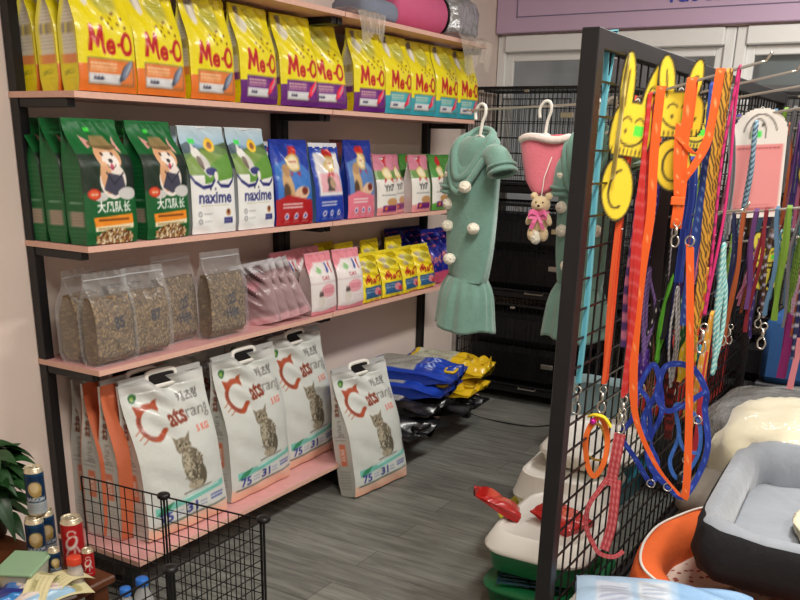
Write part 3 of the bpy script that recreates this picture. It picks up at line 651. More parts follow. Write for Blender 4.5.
def cv_fr(w=15, h=25):
    PK = C8(226, 140, 152); c = CV(w, h, C8(232, 226, 224), 14); c.rect(0, 21.6, w, h, PK); c.poly([(0, 17), (3.4, 21.6), (0, 21.6)], PK); c.ell(5, 18.4, 1.6, 1.4, C8(150, 200, 140)); c.rect(9.4, 17, 10.4, 21, C8(60, 70, 150)); c.rect(10.4, 17, 11.4, 21, C8(240, 240, 240)); c.rect(11.4, 17, 12.4, 21, C8(200, 60, 70))
    c.text('CAT', 7.6, 14.2, 2.2, C8(170, 60, 80)); c.line([(0, 13.2), (w, 13.2)], .18, C8(170, 140, 150)); c.ell(8.6, 9.6, 4.3, 2.8, C8(232, 166, 176)); c.small(6, 8.6, 11.4, 10.8, 2, C8(196, 90, 110), .35)
    c.ell(4.4, 8.2, 1.2, 1.2, C8(90, 76, 74)); c.poly([(3.4, 8.6), (3.6, 10.2), (4.4, 9.1)], C8(90, 76, 74)); c.poly([(5.4, 8.6), (5.2, 10.2), (4.5, 9.1)], C8(90, 76, 74)); c.ell(4.6, 5.2, 1.9, 2.4, C8(222, 214, 206)); c.poly([(0, 0), (w, 0), (w, 2.6), (6, 1.2), (0, 1.6)], PK); c.small(7.6, 2.8, 13.4, 6, 3, C8(200, 160, 168), .25); return c
fr = mk('cat_food_bag', 'cat food', cv_fr(), .185, .255, .07, (C8(214, 150, 160), .01), seed=53, tp=.52, back=C8(220, 190, 190), side=CV(7, 25, C8(206, 184, 184), 6).rect(0, 20, 7, 25, C8(206, 130, 142)))
for x, y, rz, lb in [(3.07, 2.272, .0, 'pink topped white cat food bag beside the leaning sachets'), (3.27, 2.265, -.08, 'pink topped white cat food bag beside the yellow packets'), (2.99, 2.40, .05, 'pink topped white cat food bag in the shade behind the sachets'), (3.20, 2.43, .0, 'pink topped white cat food bag in the back row between the front two')]:
    fr.put((x+.04, y, Z3+.001), (-.05, 0, rz), lb, 'pink topped white cat food bags')
def cv_ms(w=15, h=22):
    c = CV(w, h, C8(236, 216, 40), 14); c.ell(8, 17.4, 3.6, 3, C8(214, 206, 90)); c.ell(3.6, 17, 1.8, 3, C8(214, 206, 180)); c.line([(2.0, 8.6), (2.5, 12.4), (3.6, 9.6), (4.7, 12.6), (5.2, 8.7)], .85, C8(180, 40, 40)); c.text('e', 7.0, 8.6, 5, C8(180, 40, 40), 0, 1, .03, fit=2.1); c.line([(8.7, 10.2), (9.4, 10.2)], .7, C8(180, 40, 40)); c.ell(11.6, 10.5, 1.8, 2.1, C8(180, 40, 40)); c.ell(11.6, 10.5, .9, 1.2, C8(236, 216, 40)); c.rect(1.2, 1.6, w-1, 7.2, C8(50, 96, 140)); c.ell(9.6, 4.6, 2.6, 1.8, C8(226, 140, 150)); c.ell(12, 3.6, 1.6, 1.3, C8(210, 70, 80)); c.small(2, 4, 7.4, 6.6, 2, C8(225, 225, 240), .35); return c
msk = mk('cat_food_packet', 'cat food', cv_ms(), .178, .212, .055, (C8(224, 206, 50), .016), seed=55, tp=.35, wr=.008, bulge=.016, back=C8(226, 206, 50), narrow=.05)
for x, y, rz, rx, lb in [(3.465, 2.262, .05, -.12, 'yellow cat food packet beside the pink topped bags'), (3.65, 2.26, -.05, -.16, 'yellow cat food packet, second in the front row and closest to the shelf edge'), (3.83, 2.265, .1, -.16, 'yellow cat food packet, third in the front row'), (3.99, 2.262, -.02, -.18, 'yellow cat food packet in front of the dark blue packets')]:
    msk.put((x+.03, y, Z3+.002), (rx, 0, rz), lb, 'small yellow cat food packets')
for x, y, z, lb in [(3.50, 2.40, .0, 'yellow cat food packet behind the first one of the front row'), (3.72, 2.40, .0, 'yellow cat food packet in the middle of the second row'), (3.93, 2.39, .0, 'yellow cat food packet at the window end of the second row'), (3.44, 2.475, .0, 'yellow cat food packet against the wall behind the pink topped bags')]:
    msk.put((x, y, Z3+.002), (-.05, 0, .1), lb, 'small yellow cat food packets', (1.02, 1, 1.16))
c = CV(15, 22, C8(28, 36, 130), 12); c.ell(7.5, 14, 4, 4, C8(50, 60, 160)); c.speck(0, 0, 15, 22, [C8(60, 60, 180), C8(200, 90, 130), C8(20, 24, 90)], 60, .7, 4); c.rect(0, 0, 15, 5, C8(190, 80, 110)); c.line([(2.0, 9.2), (2.5, 13), (3.6, 10.2), (4.7, 13.1), (5.2, 9.3)], .8, C8(200, 120, 120)); c.text('e', 7.0, 9.2, 5, C8(200, 120, 120), 0, 1, .03, fit=2.1); c.line([(8.7, 10.8), (9.4, 10.8)], .7, C8(200, 120, 120)); c.ell(11.6, 11.1, 1.8, 2.1, C8(200, 120, 120)); c.ell(11.6, 11.1, .9, 1.2, C8(40, 48, 140))
db = mk('cat_treat_packet', 'cat treats', c, .16, .225, .05, (C8(24, 30, 110), .018), seed=57, tp=.35, wr=.009, bulge=.014, back=C8(24, 32, 120), narrow=.05)
for x, y, z, lb in [(4.17, 2.30, 0, 'dark blue packet right beside the last yellow one'), (4.33, 2.30, 0, 'dark blue packet at the window end, behind the hanging dress'), (4.07, 2.46, .0, 'dark blue packet in the back row behind the yellow packets'), (4.24, 2.45, 0, 'dark blue packet in the back row nearest the window end')]:
    db.put((x, y, Z3+.002), (-.08, 0, -.1), lb, 'dark blue cat treat packets', (1.04, 1, 1.2))

# ================================================================== BOTTOM SHELF: cat litter sacks
def mk_cats(seed, rev=None, w=.385, h=.56, d=.105, plain=None):
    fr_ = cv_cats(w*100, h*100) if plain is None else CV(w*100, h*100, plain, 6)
    t = thing('cat_litter_sack', 'g', 'cat litter')
    O = C8(222, 122, 82)
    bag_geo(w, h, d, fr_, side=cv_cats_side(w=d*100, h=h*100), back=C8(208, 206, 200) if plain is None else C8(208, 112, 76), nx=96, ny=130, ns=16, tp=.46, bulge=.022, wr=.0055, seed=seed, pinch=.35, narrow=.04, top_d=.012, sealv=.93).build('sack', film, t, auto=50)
    # die cut carry handle: rounded rectangular ring clamped on the top edge
    g = G(); hw, hh, n = .066, .026, 28; path = []
    for i in range(n):
        a = 2*PI*i/n; cx, cz = math.cos(a), math.sin(a); e = .45
        path.append((hw*abs(cx)**e*(1 if cx > 0 else -1), 0, h-.006+hh*abs(cz)**e*(1 if cz > 0 else -1)))
    g.tube(path, .0095, 8, closed=True)
    g.build('handle', whitep, t, smooth=True)
    g = G(); g.rbox((0, 0, h-.006), (hw*1.8, .0125, hh*1.6), .002); g.build('hand_hole', blackp, t)
    g = G(); g.grid(lambda u, v: ((u-.5)*w*.97, -.004, h-.002+v*.02), 24, 1, col=C8(176, 178, 176)); g.grid(lambda u, v: ((u-.5)*w*.97, .004, h-.002+v*.02), 24, 1, col=C8(170, 172, 170), flip=True)
    g.build('top_seal', film, t)
    return lab(Kind(t), 'cat litter')
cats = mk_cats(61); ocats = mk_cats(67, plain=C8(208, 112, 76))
GC = 'white cat litter sacks with a sitting cat'
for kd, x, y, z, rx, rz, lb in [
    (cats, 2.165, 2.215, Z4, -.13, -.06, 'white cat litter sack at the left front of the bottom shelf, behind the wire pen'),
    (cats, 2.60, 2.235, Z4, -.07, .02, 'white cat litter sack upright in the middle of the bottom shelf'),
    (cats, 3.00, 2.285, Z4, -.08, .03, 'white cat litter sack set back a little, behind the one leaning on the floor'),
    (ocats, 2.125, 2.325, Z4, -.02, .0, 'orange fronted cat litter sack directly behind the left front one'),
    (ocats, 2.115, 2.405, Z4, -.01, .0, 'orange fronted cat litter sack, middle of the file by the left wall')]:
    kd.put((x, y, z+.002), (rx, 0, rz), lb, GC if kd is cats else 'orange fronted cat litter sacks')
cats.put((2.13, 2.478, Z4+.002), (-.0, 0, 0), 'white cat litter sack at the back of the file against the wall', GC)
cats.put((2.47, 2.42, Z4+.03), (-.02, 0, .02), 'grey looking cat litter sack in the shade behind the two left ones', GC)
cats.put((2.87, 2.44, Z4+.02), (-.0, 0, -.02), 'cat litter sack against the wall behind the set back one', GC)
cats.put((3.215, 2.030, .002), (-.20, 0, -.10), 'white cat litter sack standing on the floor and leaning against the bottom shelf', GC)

# lying sacks on the right of the bottom shelf
def sack(name, label, cat, cv, w, h, d, loc, R, back, m=film, handle=None, seed=1, wr=.01, group=None):
    t = thing(name, label, cat, loc, R, group); d2 = d
    g = bag_geo(w, h, d2, cv, back=back, side=None, nx=50, ny=70, ns=8, tp=.66, bulge=.02, wr=wr, seed=seed, pinch=.3, narrow=.05, top_d=.01, base=.35)
    g.v = [(x, y-d2*.5, z) for x, y, z in g.v]
    g.build('sack', m, t, auto=60)
    if handle:
        g = G(); path = []
        for i in range(28):
            a = 2*PI*i/28; cx, cz = math.cos(a), math.sin(a); e = .45
            path.append((.05*abs(cx)**e*(1 if cx > 0 else -1), -d2*.5-.020, h-.05+.026*abs(cz)**e*(1 if cz > 0 else -1)))
        g.tube(path, .008, 8, closed=True); g.build('handle', handle, t, smooth=True)
    return t
yelp = mat('yellow_plastic', C8(226, 190, 40), rough=.35); 
cb = CV(36, 55, C8(30, 66, 176), 9); cb.rect(3, 6, 33, 32, C8(168, 168, 160)); cb.small(5, 8, 31, 30, 13, C8(110, 110, 108), .4, seed=3); cb.text('DOG CAT', 18, 37, 5.6, C8(210, 220, 245), 0, .85, .03); cb.small(8, 34, 28, 35.6, 1, C8(170, 190, 240), .4); cb.rect(0, 51, 36, 55, C8(26, 56, 150))
cy = CV(36, 55, C8(222, 184, 30), 9); cy.rect(4, 8, 32, 34, C8(190, 190, 170)); cy.small(6, 10, 30, 32, 13, C8(120, 120, 100), .4, seed=5); cy.text('DOG', 18, 40, 7, C8(120, 90, 20), 0, 1, .03); cy.rect(0, 0, 36, 6, C8(40, 60, 150))
ck = CV(36, 55, C8(24, 24, 27), 9); ck.rect(4, 10, 32, 36, C8(176, 176, 170)); ck.small(6, 12, 30, 34, 14, C8(110, 110, 106), .4, seed=7); ck.speck(0, 36, 36, 55, [C8(44, 44, 50), C8(14, 14, 16)], 60, 1.4, 3)
# lying: rotate so that height runs along +X and -Y, front faces up
def lie(yaw_, up=0.0): return Matrix.Rotation(yaw_, 4, 'Z') @ Matrix.Rotation(-PI/2+up, 4, 'X')
def sk(cv, loc, yw, up, lb, handle, seed, back, w=.36, h=.50, d=.072, wr=.01, nm='pet_food_sack', gr=None):
    e = lie(yw, up).to_euler(); return sack(nm, lb, 'pet food sack', cv, w, h, d, loc, e, back, handle=handle, seed=seed, wr=wr, group=gr)
K_ = C8(22, 22, 25)
sk(ck, (3.60, 2.44, Z4+.004), PI-.08, 0, 'black sack with a grey text panel lying lowest at the left of the heap', blackp, 71, K_, gr=None)
sk(ck, (3.68, 2.47, Z4+.080), PI+.10, 0, 'black sack with a grey text panel, directly under the blue ones', blackp, 72, K_)
sk(ck, (4.06, 2.45, Z4+.004), PI+.05, 0, 'black sack lying lowest at the window side of the heap', blackp, 73, K_)
sk(cy, (4.10, 2.47, Z4+.080), PI+.12, 0, 'yellow and blue sack lying under the top yellow one', yelp, 74, C8(214, 176, 34))
sk(cb, (3.76, 2.47, Z4+.158), PI+.16, 0, 'blue sack with a grey text panel just under the top blue one', yelp, 75, C8(28, 60, 160), d=.062)
sk(cb, (3.80, 2.46, Z4+.224), PI+.24, -.02, 'blue sack with yellow handle lying on top of the heap', yelp, 76, C8(28, 60, 160), d=.062)
sk(cy, (4.17, 2.47, Z4+.158), PI+.22, 0, 'crumpled yellow sack on top at the window side of the heap', yelp, 77, C8(214, 176, 34), d=.08, wr=.02)
# power cord on the floor
g = G(); P = [(4.52, 2.45, .35), (4.50, 2.40, .1), (4.50, 2.2, .006), (4.45, 1.95, .005), (4.5, 1.75, .005), (4.72, 1.62, .005), (4.86, 1.35, .005)]
def smooth_path(P, n=6, closed=False):
    P = [Vector(p) for p in P]; out = []; N = len(P)
    for i in range(N if closed else N-1):
        a, b, c, d = (P[(i-1) % N], P[i], P[(i+1) % N], P[(i+2) % N]) if closed else (P[max(i-1, 0)], P[i], P[i+1], P[min(i+2, N-1)])
        for k in range(n):
            t = k/n; out.append(.5*((2*b)+(c-a)*t+(2*a-5*b+4*c-d)*t*t+(-a+3*b-3*c+d)*t**3))
    if not closed: out.append(P[-1])
    return out
g.tube(smooth_path(P), .0035, 6); tag(g.build('power_cord', blackp, smooth=True), 'thin black power cord running over the floor in front of the kennels', 'cord')

# ================================================================== TOP SHELF 0
t = thing('wrapped_cushion', 'pink cylinder shaped cushion wrapped in film on the top shelf', 'cushion', (3.90, 2.33, Z0+.101))
g = G(); g.lathe([(0, -.24), (.06, -.24), (.09, -.232), (.1, -.21), (.1, .21), (.09, .232), (.06, .24), (0, .24)], 30, R=Matrix.Rotation(PI/2, 3, 'Y')); g.build('cushion', mat('pink_plush', C8(216, 100, 142), rough=.7, bump=.3, bscale=20), t, smooth=True)
g = G(); g.lathe([(.099, .225), (.104, .232), (.09, .246), (.07, .244)], 30, R=Matrix.Rotation(PI/2, 3, 'Y')); g.build('end_trim', blackp, t, smooth=True)
def crumple(name, label, cat, loc, dims, m, seed, amp=.25, rot=0, n=22, parent=None):
    rd = random.Random(seed); ws = [(Vector((rd.uniform(-1, 1), rd.uniform(-1, 1), rd.uniform(-1, 1)))*rd.uniform(3, 9), rd.uniform(0, 6)) for _ in range(9)]
    g = G(); g.sph((0, 0, 0), 1, n*2)
    out = []
    for p in g.v:
        p = Vector(p); q = Vector([math.copysign(abs(c)**.6, c) for c in p]); k = 1+amp*sum(abs(math.sin(a.dot(p)+f)) for a, f in ws)/9*1.4-amp*.7
        q = q*k; out.append((q.x*dims[0]/2, q.y*dims[1]/2, max(-1, q.z)*dims[2]/2+dims[2]/2))
    g.v = out; o = g.build(name, m, smooth=True); o.location = loc; o.rotation_euler = (0, 0, rot); tag(o, label, cat); return o
silv = mat('crinkled_silver_film', C8(176, 178, 180), rough=.22, metal=.5, bump=.9, bscale=26, bdist=.02)
crumple('wrapped_bundle', 'crinkled grey film bundle at the window end of the top shelf', 'bundle', (4.30, 2.33, Z0+.002), (.30, .24, .20), silv, 5)
o = crumple('folded_blanket', 'grey blue striped folded blanket on the top shelf left of the pink cushion', 'blanket', (3.54, 2.33, Z0+.002), (.30, .22, .10), mat('blue_grey_fabric', C8(130, 140, 158), rough=.8, bump=.8, bscale=12), 6, .1)
for i, (x0, wd, dz, lb) in enumerate([(3.30, .2, .10, 'clear plastic sheet edge hanging over the top shelf beside the folded blanket'), (4.26, .34, .14, 'clear plastic sheet hanging over the window end of the top shelf')]):
    g = G()
    def fn(u, v):
        s = v*(.10+dz); x = x0+(u-.5)*wd*(1-.35*max(0, v-.4)); q = .012*math.sin(u*14+v*5)+.008*math.sin(u*31)
        if s < .10: return (x, 2.26-s, Z0+.012+q*.5+.004)
        return (x, 2.152+q*.6-.012, Z0+.012-(s-.10)*(1+.25*math.sin(u*7)))
    g.grid(fn, 34, 22); g2 = len(g.v); tag(g.build('plastic_sheet', mat('hanging_film', C8(200, 192, 178), rough=.2, alpha=.42, bump=.8, bscale=20), smooth=True), lb, 'plastic sheet')

# ================================================================== KENNELS by the window wall
def kennel(label, loc, W=.93, D=.40, HH=.55, grp=None, feet=True):
    t = thing('wire_kennel', label, 'kennel', loc, (0, 0, 0), grp)     # front face at local x=0, width along y
    g = G(); r = .0026
    g.rbox((D/2, 0, .028), (D, W, .045), .008); g.build('base_tray', blackp, t)
    g = G()
    ny, nz = 34, 6
    for x in (0, D):
        for i in range(ny+1): y = -W/2+W*i/ny; g.box((x, y, HH/2+.02), (r, r, HH-.05))
        for k in range(nz+1): g.box((x, 0, .05+(HH-.07)*k/nz), (r*1.5, W, r*1.5))
    for y in (-W/2, W/2):
        for i in range(13): g.box((D*i/12, y, HH/2+.02), (r, r, HH-.05))
        for k in range(nz+1): g.box((D/2, y, .05+(HH-.07)*k/nz), (D, r*1.5, r*1.5))
    for i in range(ny+1): y = -W/2+W*i/ny; g.box((D/2, y, HH-.02), (D, r, r))
    g.build('wire_walls', wireb, t)
    g = G(); b = .011
    for x in (0, D):
        for y in (-W/2, W/2): g.box((x, y, HH/2), (b, b, HH-.01))
        for z in (.055, HH-.012): g.box((x, 0, z), (b, W, b))
    for y in (-W/2, W/2):
        for z in (.055, HH-.012): g.box((D/2, y, z), (D, b, b))
    g.build('frame', black, t)
    g = G(); x = -.008; y0, y1, z0, z1 = -.16, .24, .10, HH-.07
    g.tube([(x, y0, z0), (x, y1, z0), (x, y1, z1), (x, y0, z1)], .004, 6, closed=True)
    for i in range(13): g.box((x, y0+(y1-y0)*i/12, (z0+z1)/2), (r, r, z1-z0))
    d_ = g.build('door', wireb, t)
    for zz in (z0+.10, z1-.08):
        g = G(); g.rbox((-.016, y0+.01, zz), (.01, .075, .028), .003); g.build('latch_plate', chrome, d_)
    g = G(); g.tube([(-.016, .02, .05), (-.03, .02, .045), (-.03, -.09, .045), (-.016, -.09, .05)], .004, 6); g.build('tray_handle', chrome, t)
    for y in (-.36, .38, .1):
        g = G(); g.rbox((-.008, y, HH-.03), (.012, .03, .012), .003); g.build('clip', chrome, t)
    if feet:
        for a, b in ((-.42, .04), (.42, .04), (-.42, .36), (.42, .36)): g = G(); g.rbox((b, a, -.03), (.05, .05, .058), .004); g.build('foot', blackp, t)
    return t
KX = 4.87
kennel('black wire kennel on the floor, bottom of the stack nearest the shelves', (KX, 2.02, .06), HH=.56)
kp = bpy.data.objects['wire_kennel']
kq = kennel('black wire kennel in the middle of the stack nearest the shelves', (KX, 2.02, .64), HH=.56, feet=False)
dup(kq, (KX, 2.02, 1.245), (0, 0, 0), 'black wire kennel on top of the stack nearest the shelves, in front of the window', scale=(1, 1, 1.05))
dup(kp, (KX, 1.06, .06), (0, 0, 0), 'black wire kennel on the floor behind the leash panel')
dup(kq, (KX, 1.06, .64), (0, 0, 0), 'black wire kennel in the middle of the stack behind the leash panel')
dup(kq, (KX, 1.06, 1.245), (0, 0, 0), 'black wire kennel on top of the stack behind the leash panel', scale=(1, 1, .98))
# dark plastic carriers stored inside the two lower kennels
for i, (y, z, lb) in enumerate([(2.02, .118, 'black plastic pet carrier stored inside the bottom kennel by the shelves'), (2.02, .698, 'black plastic pet carrier stored inside the middle kennel by the shelves'), (1.06, .118, 'black plastic pet carrier inside the bottom kennel behind the leash panel'), (1.06, .698, 'black plastic pet carrier inside the middle kennel behind the leash panel')]):
    t = thing('pet_carrier', lb, 'pet carrier', (KX+.20, y, z))
    g = G(); g.rbox((0, 0, .11), (.32, .82, .22), .03); g.build('base', blackp, t)
    g = G(); g.rbox((0, 0, .33), (.30, .80, .20), .04); g.build('lid', mat('dark_grey_plastic', C8(34, 34, 38), rough=.5), t)
    g = G(); g.tube([(0, -.1, .43), (0, -.08, .455), (0, .08, .455), (0, .1, .43)], .009, 8); g.build('handle', blackp, t, smooth=True)

# ================================================================== LEASH PANEL (black wire grid in a frame)
PX0, PX1, PYY, PZ = 1.975, 4.45, .715, 1.752
t = thing('display_panel', 'tall black framed wire grid panel covered with leashes and collars', 'display panel', (PX0, PYY, 0))
L = PX1-PX0; q = .04
for x, n in ((0, 1), (L, 1)):
    g = G(); g.rbox((x, 0, PZ/2), (q, q, PZ), .002); g.build('post', black, t)
g = G(); g.rbox((L/2, 0, PZ-q/2), (L-q, q*.9, q), .002); g.build('top_beam', black, t)
g = G(); g.rbox((L/2, 0, .14), (L-q, q*.7, .025), .002); g.build('bottom_beam', black, t)
g = G(); n = int(L/.060)
for i in range(1, n): g.box((L*i/n, 0, (PZ+.1)/2), (.0045, .0045, PZ-.18))
for k in range(21): z = .19+k*.073; g.box((L/2, -.004, z), (L-.03, .0045, .0045))
g.build('wire_grid', wireb, t)
for x in (0, L):
    g = G(); g.rbox((x, .12, .012), (.05, .5, .022), .003); g.build('foot', black, t)

# ---- rods on the panel
def rod(x, y0, z0, y1, z1, label, grp, tip=.02):
    t = thing('hook_rod', label, 'hook rod', (x, y0, z0), group=grp)
    d = Vector((0, y1-y0, z1-z0)); g = G(); P = [(0, 0, 0), d*.5, d*.97, d+Vector((0, 0, 0)), d+Vector((0, math.copysign(.012, y1-y0), tip))]
    g.tube(smooth_path(P, 3), .0033, 8); g.build('rod', chrome, t, smooth=True)
    g = G(); g.box((0, -.012 if y1 < y0 else .012, -.012), (.045, .004, .03)); g.build('back_clip', chrome, t); return t
GRD = 'chrome hook rods on the leash panel'
YP = PYY-.022
rod(2.20, YP, 1.620, .40, 1.698, 'chrome hook rod nearest the panel post, carrying the orange harness', GRD)
rod(2.50, YP, 1.632, .38, 1.700, 'chrome hook rod second from the panel post', GRD)
rod(2.78, YP, 1.632, .36, 1.690, 'chrome hook rod third from the panel post', GRD)
rod(2.92, YP, 1.585, .37, 1.640, 'chrome hook rod carrying the pink card', GRD)
rod(3.20, YP, 1.60, .34, 1.660, 'chrome hook rod just past the pink card', GRD)
rod(3.55, YP, 1.56, .34, 1.62, 'chrome hook rod near the far end of the panel', GRD)
rod(2.30, PYY+.022, 1.620, 1.165, 1.600, 'chrome rod on the far side of the panel with the dog dresses', None, tip=.0)
rod(2.42, YP, 1.33, .44, 1.37, 'chrome hook rod lower on the panel behind the purple leashes', None)
rod(2.95, YP, 1.22, .36, 1.27, 'lower chrome hook rod under the pink card', None)
rod(3.35, YP, 1.24, .32, 1.29, 'lower chrome hook rod towards the far end', None)

# ---- strap patterns
def plain(c): return lambda i, f: c
def dots(c, d, e=6): return lambda i, f: d if (i % e == 0 and abs(f-.5) < .2) else c
def check(a, b): return lambda i, f: a if (i+int(f*3.99)) % 2 else b
def edge(c, e): return lambda i, f: e if f < .2 or f > .8 else c
def stripe(a, b, n=3): return lambda i, f: a if (i//n) % 2 else b
def leo(i, f): return C8(30, 24, 20) if (i*3+int(f*4.2)*7+(i//5)*2) % 5 < 2 else C8(206, 150, 50)
def plaid(a, b, c): return lambda i, f: a if i % 4 == 0 else (b if abs(f-.5) < .25 else c)
ORG, RED, PUR, TEA, NAV = C8(236, 98, 34), C8(196, 44, 40), C8(70, 40, 140), C8(84, 160, 180), C8(34, 66, 158)
def snap(t, x, y, z, s=1.0):
    g = G(); n = 14
    g.tube([(x, y+.008*s*math.cos(2*PI*i/n), z-.008*s+.008*s*math.sin(2*PI*i/n)) for i in range(n)], .0018*s, 6, closed=True)
    g.tube([(x, y, z-.016*s), (x, y, z-.034*s)], .004*s, 8)
    g.tube(smooth_path([(x, y, z-.034*s), (x, y+.009*s, z-.044*s), (x, y+.007*s, z-.060*s), (x, y-.004*s, z-.063*s), (x, y-.009*s, z-.050*s), (x, y-.004*s, z-.038*s)], 3), .0022*s, 6)
    g.build('snap_hook', chrome, t, smooth=True)
GT = {}
def leash(x, y, zt, zb, w, fn, label, strands=2, cat='leash', thick=.0022, sway=.0, seed=0, clip=True, grp=None, tie=None, rnd=False, spread=.012, loop=True, sep=0):
    """a hank of webbing folded over a rod at (x, y, zt), hanging down to zb"""
    t = thing('pet_leash', label, cat, (x, y, zt), group=grp); rd = random.Random(seed+int(y*1e4)); Ln = zt-zb; N = max(14, int(Ln/.008))
    g = G()
    for s in range(max(1, strands//2)):
        a, b = rd.uniform(-spread, spread)*.8, rd.uniform(-spread, spread)*.8; ph = rd.uniform(0, 6); dz = rd.uniform(0, .03)
        def off(f, sd): return (sd*((.024*max(0, 1-f*6)+.004) if sep else (.006+.010*math.sin(PI*min(1, f*1.3))))+sway*f*f*.4+.004*math.sin(f*5+ph), (a if sd < 0 else b)*min(1, f*3)*math.sin(PI*min(f, .9)/.9)+sway*f+.003*math.sin(f*7+ph), .006-Ln*f+dz*f)
        P = [off(1-i/N, -1) for i in range(N)]+[off(i/N, 1) for i in range(N+1)]
        if rnd: g.tube(P, w/2, 6, colfn=lambda i, k: fn(i, k/6))
        else: g.ribbon(P, w, thick, wd=lambda f: (0, 1, .0), nw=4, colfn=fn)
    g.build('strap', woven, t, smooth=rnd)
    if tie is not None:
        g = G(); z = -Ln*tie; g.tube([(.012*math.cos(2*PI*i/10), sway*tie+(w*.6)*math.sin(2*PI*i/10), z) for i in range(10)], .0016, 5, closed=True); g.build('tie', whitep, t, smooth=True)
    if clip: snap(t, sway*.4, sway, -Ln+.012, 1.15)
    return t
def rz1(y): return 1.620+(YP-y)*.266
X1 = 2.20
# main hanging pieces on the first rod
leash(2.085, PYY, PZ+.004, .925, .012, edge(TEA, C8(110, 186, 200)), 'thin teal leash hung over the top beam next to the panel post', strands=2, spread=.002, sep=.9)
bpy.data.objects[-1] if False else None
leash(X1, .685, rz1(.685), .905, .011, edge(C8(226, 92, 44), C8(214, 70, 34)), 'orange red leash hank with a chrome snap hook, nearest the post', strands=6, tie=.42, seed=3)
leash(X1, .645, rz1(.645), .89, .009, plaid(C8(206, 80, 80), C8(200, 50, 50), RED), 'red leash hank hanging behind the first orange strap', strands=6, tie=.4, seed=4, sway=-.02)
leash(X1+.03, .655, 1.40, 1.0, .012, stripe(C8(200, 120, 150), C8(90, 60, 120)), 'thin pink and purple striped lead beside the red hank', strands=2, seed=5, clip=False)
leash(X1, .475, rz1(.475), 1.06, .014, leo, 'leopard patterned leash at the outer end of the first rod', strands=2, seed=6, clip=False)
leash(X1, .452, rz1(.452), 1.10, .007, dots(C8(196, 40, 110), C8(120, 30, 60), 4), 'thin magenta leash right beside the leopard one', strands=2, seed=7, rnd=True)
leash(X1+.08, .520, rz1(.52)-.01, 1.08, .020, dots(C8(40, 70, 150), C8(110, 150, 210), 3), 'wide blue dotted leash behind the orange harness', strands=2, seed=8, clip=False)

# long orange leash: over the rod, down in a sagging loop, up to the clip under the harness
t = thing('pet_leash', 'long orange leash sagging in a deep loop down to the orange bed', 'leash', (X1, .62, rz1(.62)))
P = [(.008, .0, -.13), (.008, 0, -.01), (0, 0, .008), (-.008, 0, -.01), (-.010, -.002, -.14), (-.010, -.010, -.28), (-.008, -.004, -.42), (-.006, -.006, -.58), (-.006, -.014, -.70), (-.006, -.034, -.80), (-.006, -.095, -.905), (-.006, -.155, -.965), (-.008, -.178, -.98), (-.010, -.180, -.93), (-.010, -.168, -.80), (-.010, -.145, -.60), (-.010, -.122, -.42), (-.010, -.112, -.345)]
g = G(); P = smooth_path(P, 10); g.ribbon(P, .021, .0024, wd=lambda f: (0, 1, 0) if f < .5 else (0, .85, .35), nw=4, colfn=lambda i, f: C8(244, 158, 96) if i % 9 == 0 and abs(f-.5) < .2 else ORG); g.build('strap', woven, t)
g = G(); g.tube([(-.01+.002*math.cos(a), -.110+.011*math.cos(a), -.335+.012*math.sin(a)) for a in [2*PI*i/12 for i in range(12)]], .0022, 6, closed=True); g.build('ring', chrome, t, smooth=True)
for z in (-.12, ): pass
# orange harness hanging from two loops
t = thing('dog_harness', 'orange dog harness hanging by two loops from the first rod', 'harness', (X1, .552, rz1(.552)))
for nm, P, w_ in [('back_strap', [(.008, 0, -.10), (.008, 0, -.01), (0, 0, .008), (-.008, 0, -.01), (-.009, 0, -.12), (-.010, -.004, -.20), (-.011, -.006, -.25)], .022),
              ('shoulder_strap', [(.008, -.060, -.02), (0, -.060, .024), (-.008, -.060, .010), (-.010, -.058, -.08), (-.013, -.050, -.14), (-.015, -.026, -.19), (-.013, -.010, -.215), (-.012, -.004, -.235)], .020),
              ('belly_strap', [(-.012, .020, -.115), (-.018, -.004, -.135), (-.014, -.035, -.155), (-.006, -.055, -.10)], .013),
              ('girth_strap', [(-.012, .014, -.09), (-.014, .010, -.16), (-.015, .002, -.22), (-.014, -.002, -.25)], .018),
              ('chest_strap', [(-.012, -.006, -.22), (-.013, -.007, -.28), (-.012, -.006, -.31), (-.008, -.005, -.325)], .026)]:
    g = G(); P = smooth_path(P, 8); g.ribbon(P, w_, .003, wd=(0, 1, 0), nw=4, colfn=lambda i, f: C8(248, 170, 110) if i % 7 == 0 and abs(f-.5) < .2 else ORG); g.build(nm, woven, t)
g = G(); g.rbox((-.016, -.004, -.262), (.008, .032, .02), .002); g.build('buckle', mat('orange_plastic', C8(240, 110, 50), rough=.3), t)
snap(t, -.012, -.008, -.305, 1.0)
# red plaid harness and orange collar hanging low near the post
def loop_strap(name, label, cat, loc, P, w, fn, parts=(), wd='face'):
    t = thing(name, label, cat, loc); g = G(); g.ribbon(smooth_path(P, 8, True), w, .003, wd=wd, nw=4, colfn=fn, closed=True); g.build('band', woven, t); return t
t = loop_strap('pet_collar', 'orange looped collar with a small bell under the orange red hank', 'collar', (X1-.01, .685, .835), [(0, 0, 0), (-.01, .026, -.05), (0, .022, -.13), (0, -.002, -.168), (0, -.026, -.12), (.01, -.024, -.05)], .014, plain(C8(238, 112, 44)))
g = G(); g.sph((-.012, .012, -.012), .009, 10); g.build('bell', mat('magenta_bell', C8(200, 40, 150), rough=.25, metal=.5), t, smooth=True)
g = G(); g.ribbon(smooth_path([(0, .03, -.004), (-.008, .01, .006), (-.006, -.016, .002), (0, -.034, -.022)], 5), .010, .004, wd=(1, 0, .4), col=C8(236, 206, 40)); g.build('bow', woven, t)
